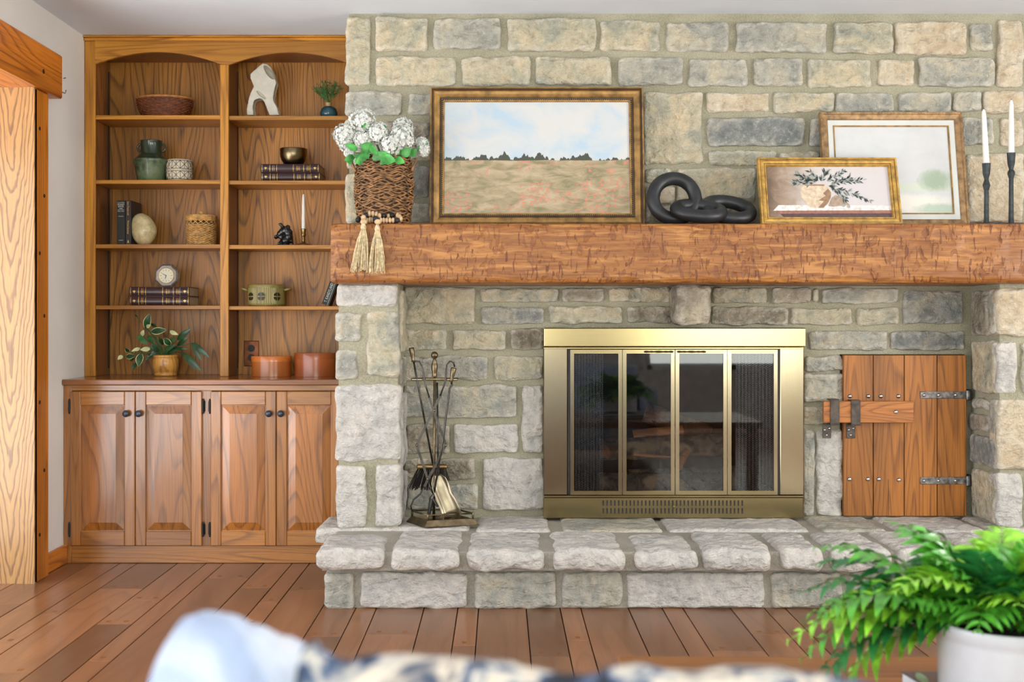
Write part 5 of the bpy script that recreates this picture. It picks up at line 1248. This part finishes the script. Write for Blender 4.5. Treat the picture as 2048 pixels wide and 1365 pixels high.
# ---- black chain-link sculpture
kn = thing('chain_link_sculpture', (X(1405, 5.04), 5.04, MZ), 'matt black three-link wooden chain sculpture between the framed pictures', 'sculpture')
M['black_wood'] = plain('matt_black_wood', (34, 36, 39), .42, 0, .25, 25, bump=.15)
def ring_pts(c, a, b, e1, e2, n=44): return [Vector(c)+Vector(e1)*a*math.cos(2*PI*k/n)+Vector(e2)*b*math.sin(2*PI*k/n) for k in range(n)]
kk = 5.05/F; rt = .0285
ca = Vector((X(1348.5, 5.06), 5.06, MZ+.118)); ra = 43*kk
obj('link', MB().tube(ring_pts(ca, ra, ra-.001, (1, .10, 0), (0, .22, .975)), rt, 16, True), M['black_wood'], kn, True)
cb_ = Vector((X(1398, 5.0), 4.99, MZ+.058)); e1 = Vector((.98, .1, -.1)).normalized(); e2 = Vector((.1, .72, .62)).normalized()
obj('link', MB().tube(ring_pts((cb_.x, cb_.y+.02, MZ+.062), .094, .062, (.99, .0, -.06), (0, .86, .45)), .0275, 16, True), M['black_wood'], kn, True)
obj('link', MB().tube(ring_pts((X(1457, 5.06), 5.07, MZ+.072), .096, .066, (.985, .06, -.1), (0, .76, .6)), .028, 16, True), M['black_wood'], kn, True)
# ---- iron candle holders with tapers
M['fe'] = plain('dark_grey_iron', (58, 64, 66), .5, .5, .25, 50, bump=.3)
for px, cupt, cupb, kny, ctop, D, tall, lean in ((1973, 327, 358, 371, 218, 4.985, 'shorter', -.012), (2022.5, 306, 338, 347, 199.5, 5.0, 'taller', .0)):
    cx_ = X(px, D); z_ = lambda p: Z(p, D)-MZ
    ch = thing('iron_candle_holder', (cx_, D, MZ), tall+' slim dark iron candle holder at the right end of the mantel', 'candle holder', 'iron candle holders')
    obj('base', MB().lathe([(0, 0), (.06, 0), (.062, .003), (.058, .007), (.014, .010), (0, .010)], (cx_, D, MZ), 28), M['fe'], ch, True)
    obj('stem', MB().lathe([(0, .009), (.0115, .009), (.0105, .03), (.0095, z_(kny)*.6), (.0095, z_(kny)-.022), (.0135, z_(kny)-.008), (.0155, z_(kny)), (.0135, z_(kny)+.008), (.009, z_(cupb)-.004), (.009, z_(cupb)), (.0145, z_(cupb)+.02), (.0175, z_(cupt)-.002), (.018, z_(cupt)), (.0135, z_(cupt)), (.0125, z_(cupt)-.018), (0, z_(cupt)-.018)], (cx_, D, MZ), 9), M['fe'], ch)
    candle(cx_, D, MZ+z_(cupt)-.0175, Z(ctop, D)-Z(cupt, D)+.016, .0122, 'white taper candle in the %s iron holder' % tall, lean)

# ================================================================== fire tools on the hearth
DT = 5.02
t = NT('antique_brass_tool'); c = t.coord(); n = t.noise(c, 40, 3); M['tool'] = t.fin(t.ramp(n, ((.3, (96, 84, 66)), (.7, (140, 124, 94)))), .33, .9)
M['steel'] = plain('dark_tool_steel', (80, 78, 74), .35, .9, .2, 40)
M['bristle'] = plain('black_bristle', (34, 28, 24), .8)
M['pan'] = plain('satin_brass_pan', (150, 139, 116), .3, .95, .08)
def T(cx, cy, dy=0): return Vector((X(780+cx/3.5, DT+dy), DT+dy, Z(680+cy/3.5, DT+dy)))
zb_ = ZH+.003
fs = thing('fire_tool_stand', (X(868, DT), DT, zb_), 'brass fire tool stand with a ball finial on the hearth', 'fire tool stand')
bc_ = Vector((X(868, DT), DT, zb_)); 
mb = MB(); bm = mb.bm; rows = []
cn = [Vector((X(813, 5.07), 5.07, 0)), Vector((X(850, 4.93), 4.93, 0)), Vector((X(958, 4.99), 4.99, 0)), Vector((X(915, 5.13), 5.13, 0))]
cen = sum(cn, Vector())/4
for s, z in ((1, 0), (1, .003), (.86, .026), (.80, .027), (.78, .012)):
    rows.append([bm.verts.new(cen+(p-cen)*s+Vector((0, 0, zb_+z))) for p in cn])
for A, B in zip(rows, rows[1:]):
    for k in range(4): bm.faces.new((A[k], A[(k+1) % 4], B[(k+1) % 4], B[k]))
bm.faces.new(rows[0][::-1]); bm.faces.new(rows[-1])
obj('base', mb, M['tool'], fs)
rl = [cen+(p-cen)*.84+Vector((0, 0, zb_+.048)) for p in cn]
obj('gallery_rail', MB().tube(rl+[rl[0]], .0035, 7), M['tool'], fs, True)
for p in rl:
    obj('gallery_post', MB().tube([p-Vector((0, 0, .023)), p-Vector((0, 0, .012)), p, p+Vector((0, 0, .006))], [.0035, .0045, .005, .003], 8), M['tool'], fs, True)
pole = Vector((X(869, DT), DT, 0))
obj('pole', MB().tube([(X(867.5, DT), DT, zb_+.012), (X(869.5, DT), DT, T(310, 262).z)], .0058, 10), M['tool'], fs, True)
zf = T(310, 262).z
obj('finial', MB().lathe([(0, 0), (.012, .002), (.009, .008), (.011, .02), (.014, .04), (.013, .055), (.009, .062), (.010, .066), (.0065, .072), (.006, .078), (.0, .079)], (pole.x, DT, zf), 18).ball((pole.x, DT, zf+.092), .0155, u=16, v=12), M['tool'], fs, True)
obj('crossbar', MB().box(T(150, 0).x, T(478, 0).x, DT-.008, DT+.008, T(0, 284).z, T(0, 266).z, .003), M['tool'], fs)
for x_a, x_b in ((148, 232), (395, 478)): obj('bar_end', MB().box(T(x_a, 0).x, T(x_b, 0).x, DT-.014, DT+.012, T(0, 287).z, T(0, 268).z, .004), M['pan'], fs)
def handle(par, a, b, r0, r1):
    a, b = Vector(a), Vector(b); obj('handle', MB().tube([a, a.lerp(b, .08), a.lerp(b, .5), a.lerp(b, .85), b], [r0*.8, r0, (r0+r1)/2, r1, r1*1.2], 12), M['tool'], par, True)
br = thing('hearth_brush', T(290, 960, .02), 'black-bristled hearth brush hanging at the back of the tool stand', 'brush')
obj('shaft', MB().tube([T(165, 150, -.012), T(200, 340, -.01), T(300, 870, .03)], .0042, 8), M['steel'], br, True); handle(br, T(150, 55, -.014), T(164, 155, -.012), .0118, .007)
obj('brush_head', MB().box(T(185, 0, .03).x, T(402, 0, .03).x, DT+.015, DT+.045, T(0, 905, .03).z, T(0, 872, .03).z, .008, 3), M['brass'], br, True)
mb = MB(); rg = random.Random(2)
for k in range(170):
    f_ = rg.uniform(-1, 1); x_ = 293+f_*98; mb.tube([T(x_, 900, .03+rg.uniform(-.012, .012)), T(x_+f_*45-22+rg.uniform(-6, 6), 1045-max(0, f_)*60+rg.uniform(-18, 12), .03+rg.uniform(-.02, .016))], .0016, 3)
obj('bristles', mb, M['bristle'], br, kind='stuff')
tg_ = thing('fire_tongs', T(300, 700, -.02), 'folding scissor fire tongs hanging in front of the stand pole', 'tongs')
def flatbar(nm, a, b, w_=.0085, th_=.003):
    a, b = Vector(a), Vector(b); d = (b-a).normalized(); s = Vector((d.z, 0, -d.x))*w_/1; y = Vector((0, th_, 0)); mb = MB(); bm = mb.bm
    A = [bm.verts.new(p) for p in (a-s*.6, a+s*.6, a+s*.6+y, a-s*.6+y)]; B = [bm.verts.new(p) for p in (b-s*.6, b+s*.6, b+s*.6+y, b-s*.6+y)]
    bm.faces.new(A); bm.faces.new(B[::-1])
    for k in range(4): bm.faces.new((A[k], B[k], B[(k+1) % 4], A[(k+1) % 4]))
    return obj(nm, mb, M['steel'], tg_)
flatbar('lever', T(355, 385, -.026), T(185, 740, -.026)); flatbar('lever', T(272, 400, -.02), T(392, 740, -.02))
flatbar('jaw', T(185, 735, -.022), T(268, 985, -.022)); flatbar('jaw', T(392, 735, -.026), T(240, 1030, -.026))
for p in ((310, 495), (187, 738), (390, 738), (263, 975)): obj('pivot', MB().lathe([(0, 0), (.006, 0), (.005, .006), (0, .007)], n=10).xform(Matrix.Translation(T(p[0], p[1], -.027)) @ Matrix.Rotation(PI/2, 4, 'X')), M['tool'], tg_, True)
obj('handle_loop', MB().tube([T(165, 165, -.012), T(178, 150, -.016), T(205, 152, -.018), T(225, 190, -.02), T(250, 320, -.02), T(275, 405, -.02)], .0036, 7), M['steel'], tg_, True)
obj('handle_loop', MB().tube([T(452, 190, -.012), T(445, 160, -.016), T(420, 150, -.018), T(398, 175, -.02), T(385, 300, -.022), T(352, 392, -.026)], .0036, 7), M['steel'], tg_, True)
obj('tip', MB().tube([T(240, 1030, -.024), T(212, 1080, -.024), T(165, 1120, -.022), T(146, 1165, -.02), T(155, 1205, -.02)], .0036, 7), M['steel'], tg_, True)
obj('tip', MB().tube([T(266, 985, -.02), T(285, 1040, -.02), T(300, 1075, -.02)], .0036, 7), M['steel'], tg_, True)
pk = thing('fire_poker', T(280, 1240, -.035), 'iron fire poker slanting from the right of the crossbar to the base', 'poker')
obj('shaft', MB().tube([T(430, 300, -.02), T(435, 318, -.028), T(418, 340, -.03), T(368, 720, -.03), T(305, 1090, -.035)], .0045, 8), M['steel'], pk, True); handle(pk, T(446, 195, -.02), T(428, 295, -.02), .0125, .007)
obj('point', MB().tube([T(305, 1085, -.035), T(292, 1110, -.035), T(270, 1230, -.035)], [.006, .0095, .007], 6).tube([T(300, 1110, -.035), T(330, 1165, -.035), T(344, 1165, -.035)], [.006, .005, .002], 6), M['steel'], pk)
sv = thing('ash_shovel', T(420, 1250, -.02), 'satin brass ash shovel with a curved pan resting on the stand base', 'shovel')
obj('shaft', MB().tube([T(330, 300, .012), T(335, 700, .0), T(335, 950, -.015)], .004, 8), M['steel'], sv, True)
mb = MB(); bm = mb.bm; rows = []
for i, (lx, rx, cy, dy) in enumerate(((318, 345, 935, -.014), (294, 392, 965, -.018), (288, 415, 1010, -.022), (304, 432, 1070, -.03), (335, 458, 1150, -.04), (358, 488, 1210, -.045), (368, 505, 1268, -.05))):
    row = []
    for k in range(9):
        f_ = k/8; lip = abs(2*f_-1)**4*.022*(1 if i else .4)
        row.append(bm.verts.new(T(lx+(rx-lx)*f_, cy-(40*f_ if i > 3 else 0)-(0 if i > 1 else 8*math.sin(PI*f_)), dy+.012-lip+(.0 if k < 8 else .0))))
    rows.append(row)
for A, B in zip(rows, rows[1:]):
    for k in range(8): bm.faces.new((A[k], A[k+1], B[k+1], B[k]))
o = obj('pan', mb, M['pan'], sv, True); sm = o.modifiers.new('thick', 'SOLIDIFY'); sm.thickness = .002
# ================================================================== foreground: coffee table, books, fern, sofa
TZ = .42
ct = thing('coffee_table', (.75, 1.9, 0), 'brown wooden coffee table in front of the hearth', 'table')
tx0, tx1, ty0, ty1 = X(1236, 2.39), 1.75, 1.5, 2.39
obj('tabletop', MB().box(tx0, tx1, ty0, ty1, TZ-.04, TZ, .004, 2), M['table'], ct)
for lx in (tx0+.03, tx1-.1):
    for ly in (ty0+.03, ty1-.1): obj('leg', MB().box(lx, lx+.07, ly, ly+.07, 0, TZ-.0405, .004), M['table'], ct)
M['mag_dark'] = plain('charcoal_cover', (60, 66, 76), .25, 0, .3, 12, coat=.4)
M['mag_blue'] = plain('blue_grey_cover', (120, 134, 156), .3, 0, .25, 14, coat=.3)
M['white_page'] = plain('white_pages', (224, 226, 230), .6, 0, .04, 120)
M['pale_green'] = plain('printed_pale_green', (150, 186, 140), .35)
def mag(x0, x1, y0, y1, z0, th_, mat, label, skew):
    b = thing('coffee_table_book', ((x0+x1)/2, y0, z0), label, 'book', 'coffee table books')
    def bx(a0, a1, b0, b1, c0, c1):
        m = MB().box(a0, a1, b0, b1, c0, c1)
        for vt in m.bm.verts: vt.co.x += (vt.co.y-y1)*skew
        return m
    obj('cover', bx(x0, x1, y0, y1, z0, z0+.002), mat, b); obj('top_cover', bx(x0, x1, y0, y1, z0+th_-.002, z0+th_), mat, b)
    obj('pages', bx(x0+.002, x1, y0+.003, y1-.003, z0+.0021, z0+th_-.0021), M['white_page'], b)
    return b
b1_ = mag(X(1768, 2.16), X(1768, 2.16)+.3, 1.86, 2.13, TZ+.001, .018, M['mag_blue'], 'lower blue-grey picture book under the charcoal one on the coffee table', -.05)
b2_ = mag(X(1794, 2.16), X(1794, 2.16)+.27, 1.9, 2.14, TZ+.02, .022, M['mag_dark'], 'charcoal-covered picture book with a printed leaf beside the fern pot', -.15)
zt_ = TZ+.0425
lf_, e_ = leaf_mesh((X(1836, 2.13), 2.13, zt_), (X(1852, 2.06), 2.055, zt_), .02, None, up=Vector((0, 0, 1)), cup=0)
for vt in lf_.bm.verts: vt.co.z = zt_
e_.bm.free(); obj('printed_leaf', lf_, M['pale_green'], b2_)
for k in range(3):
    obj('printed_line', MB().box(X(1846+k*14, 2.04), X(1846+k*14, 2.04)+.007, 1.99, 2.04, zt_-.0003, zt_), M['white_page'], b2_)
# fern
Df = 2.0; fx = X(2012, Df); prr = .112; ph = .16
M['white_pot'] = plain('white_glazed_pot', (226, 228, 232), .25, 0, .015, coat=.3)
fz = TZ+.045
po = thing('fern_pot', (fx, Df, fz), 'white ceramic pot holding the green fern on the coffee table books', 'pot')
fr_z = Z(1242, Df)-fz; fr_z = max(.06, fr_z)
obj('body', MB().lathe([(0, 0), (prr*.93, 0), (prr*.95, .004), (prr*.985, fr_z-.03), (prr*.985, fr_z-.022), (prr, fr_z-.020), (prr*1.01, fr_z-.004), (prr, fr_z), (prr*.95, fr_z), (prr*.94, fr_z-.016), (0, fr_z-.016)], (fx, Df, fz), 48), M['white_pot'], po, True)
obj('soil', MB().lathe([(0, fr_z-.013), (prr*.93, fr_z-.014)], (fx, Df, fz), 24), M['dark_gap'], po)
FL = []
for nm, c in (('fern_green', (76, 150, 44)), ('light_fern_green', (136, 196, 54)), ('deep_fern_green', (40, 110, 52))):
    t = NT(nm); cc = t.coord(); n = t.noise(cc, 45, 3); lo = tuple(x*.75 for x in c); hi = tuple(min(255, x*1.25) for x in c)
    t.b.inputs['Subsurface Weight'].default_value = 0
    FL.append(t.fin(t.ramp(n, ((.3, lo), (.7, hi))), .32, coat=.25))
fn = thing('boston_fern', (fx, Df, fz+fr_z), 'bushy bright green fern in the white pot in the foreground', 'plant')
rg = random.Random(11)
top = Vector((fx, Df, fz+fr_z-.01))
def frond(az, el, L, droop, seed, wd=.08):
    """arching rachis with paired pinnae"""
    r = random.Random(seed); d = Vector((math.cos(az)*math.cos(el), math.sin(az)*math.cos(el), math.sin(el))); n = 12; p = top+Vector((math.cos(az), math.sin(az), 0))*r.uniform(.0, .06); pts = [p.copy()]
    v = d.copy()
    for i in range(n):
        v = (v+Vector((0, 0, -droop/n*(.35+1.3*i/n)))).normalized(); p = p+v*L/n; pts.append(p.copy())
    mb = MB(); mb.tube(pts, [.0018-.0012*i/n for i in range(n+1)], 4)
    for i in range(2, n+1):
        for half in (0,):
            a = pts[i]; tng = (pts[i]-pts[i-1]).normalized()
            a = a-tng*half*L/n
            f = (i-half)/n; side = tng.cross(Vector((0, 0, 1)))
            if side.length < .1: side = Vector((-math.sin(az), math.cos(az), 0))
            side.normalize(); up = side.cross(tng)
            ln = wd*math.sin(PI*min(1, .16+f*.80))**.9*r.uniform(.85, 1.1)
            for s in (-1, 1):
                dr = (side*s*.85+tng*.6+up*r.uniform(-.1, .3)).normalized(); wv = dr.cross(up).normalized(); prev = None
                for g, hw, dz in ((0, .02, 0), (.18, .13, .02), (.4, .17, .0), (.65, .13, -.08), (.85, .07, -.2), (1, .008, -.32)):
                    c = a+dr*ln*g+up*dz*ln
                    row = [mb.bm.verts.new(q) for q in (c+wv*hw*ln+up*hw*ln*.4, c, c-wv*hw*ln+up*hw*ln*.4)]
                    if prev:
                        for q in range(2): mb.bm.faces.new((prev[q], prev[q+1], row[q+1], row[q]))
                    prev = row
    o = obj('frond', mb, FL[0 if r.random() < .5 else (1 if r.random() < .55 else 2)], fn, True)
    return o
for k in range(46):
    az = k*2.399963+rg.uniform(-.2, .2); ring = k/46; front = math.sin(az) < -.15
    el = (.55 if front else .2)+(.95 if front else 1.15)*ring+rg.uniform(-.1, .1); L = rg.uniform(.17, .24)*(1-.2*ring)*(.8 if front else 1); frond(az, el, L, rg.uniform(.7, 1.2) if front else rg.uniform(1.0, 1.7), k+50)
for az, el, L, dr in ((PI*1.0, .32, .33, 1.0), (PI*.98, .15, .33, 1.5), (PI*.95, .5, .31, .9), (PI*.93, .1, .30, 1.7), (PI*.9, .75, .28, .9), (PI*1.03, .55, .32, 1.3), (PI*.85, .95, .25, .8), (PI*.97, .3, .34, 1.3), (PI*1.0, .65, .30, 1.7), (PI*.88, .4, .33, 1.2), (PI*.8, .6, .30, 1.0), (PI*1.12, .9, .24, 1.6), (PI*1.3, 1.0, .17, 2.4)): frond(az, el, L, dr, int(az*1000+el*100))
# ---- sofa back with cushion and throw, seen out of focus from behind
DSf = .8
t = NT('pale_blue_linen'); c = t.coord(); n = t.noise(c, 7, 3, .5, .8); n2 = t.noise(c, 300, 2)
t.bump(n2, .2, .002)
M['linen'] = t.fin(t.ramp(n, ((.38, (156, 172, 200)), (.52, (194, 204, 220)), (.64, (214, 214, 211)))), .9)
t = NT('indigo_tie_dye'); c = t.coord('Object', (1, 1, 1)); n = t.noise(c, 15, 4, .55, 1.4); n2 = t.noise(c, 300, 2)
t.bump(n2, .2, .002)
M['dye'] = t.fin(t.ramp(n, ((.38, (24, 30, 42)), (.46, (70, 90, 122)), (.5, (186, 184, 178)), (.57, (214, 202, 184)), (.64, (66, 78, 100)))), .9)
sf = thing('sofa', (.4, .9, 0), 'pale upholstered sofa seen from behind at the bottom edge', 'sofa')
def pillow(bm, c, hx, hy, hz, bulge, n=14): pass
obj('backrest', MB().box(-.22, 1.1, .64, .84, .12, .76, .05, 4), M['linen'], sf, True)
obj('seat', MB().box(-.22, 1.1, .8405, 1.35, .12, .40, .03, 3), M['linen'], sf, True)
for xx in (-.31, 1.11): obj('arm', MB().box(xx, xx+.08, .64, 1.35, .1, .58, .02, 3), M['linen'], sf, True)
for xx in (-.25, .95):
    for yy in (.68, 1.28): obj('leg', MB().box(xx, xx+.05, yy, yy+.05, 0, .12), M['table'], sf)
def ridge(name, prof, y0, y1, zbot, mat, label, cat):
    """soft cushion: upper outline in (px, py) at depth DSf, rounded front to back"""
    n = 60; dm = (y0+y1)/2; xs_ = [X(p[0], dm) for p in prof]; zs_ = [Z(p[1], dm) for p in prof]
    def prof_z(x):
        for (a, za), (b, zb2) in zip(zip(xs_, zs_), list(zip(xs_, zs_))[1:]):
            if a <= x <= b:
                f = (x-a)/(b-a); f = f*f*(3-2*f); return za+(zb2-za)*f
        return zs_[0] if x < xs_[0] else zs_[-1]
    mb = MB(); bm = mb.bm; rows = []; m = 16
    for i in range(n+1):
        x = xs_[0]+(xs_[-1]-xs_[0])*i/n; zt2 = prof_z(x); row = []
        for j in range(m+1):
            a = PI*j/m; yy = (y0+y1)/2-math.cos(a)*(y1-y0)/2; zz = zbot+(zt2-zbot)*min(1, math.sin(a)**.45)
            row.append(bm.verts.new((x, yy, zz+.004*noise.noise(Vector((x*14, yy*14, 3))))))
        rows.append(row)
    for A, B in zip(rows, rows[1:]):
        for j in range(m): bm.faces.new((A[j], A[j+1], B[j+1], B[j]))
    bm.faces.new(rows[0]); bm.faces.new(rows[-1][::-1])
    return tag(obj(name, mb, mat, None, True), label, cat)
ridge('throw_pillow', [(312, 1600), (316, 1420), (322, 1335), (340, 1275), (368, 1240), (405, 1228), (450, 1233), (500, 1255), (560, 1278), (620, 1300), (680, 1335), (730, 1400), (760, 1560)], (.75), (.88), .762, M['linen'], 'blurred pale blue-white throw pillow on the sofa back', 'pillow')
ridge('throw_blanket', [(585, 1500), (595, 1300), (625, 1284), (650, 1312), (690, 1325), (730, 1310), (800, 1309), (880, 1316), (915, 1322), (960, 1330), (1020, 1336), (1060, 1350), (1130, 1362), (1185, 1362), (1225, 1340), (1290, 1332), (1340, 1346), (1400, 1352), (1450, 1342), (1550, 1344), (1640, 1358), (1720, 1372), (1790, 1388), (1850, 1430)], .69, .81, .70, M['dye'], 'blurred indigo and cream tie-dyed throw over the sofa back', 'throw')
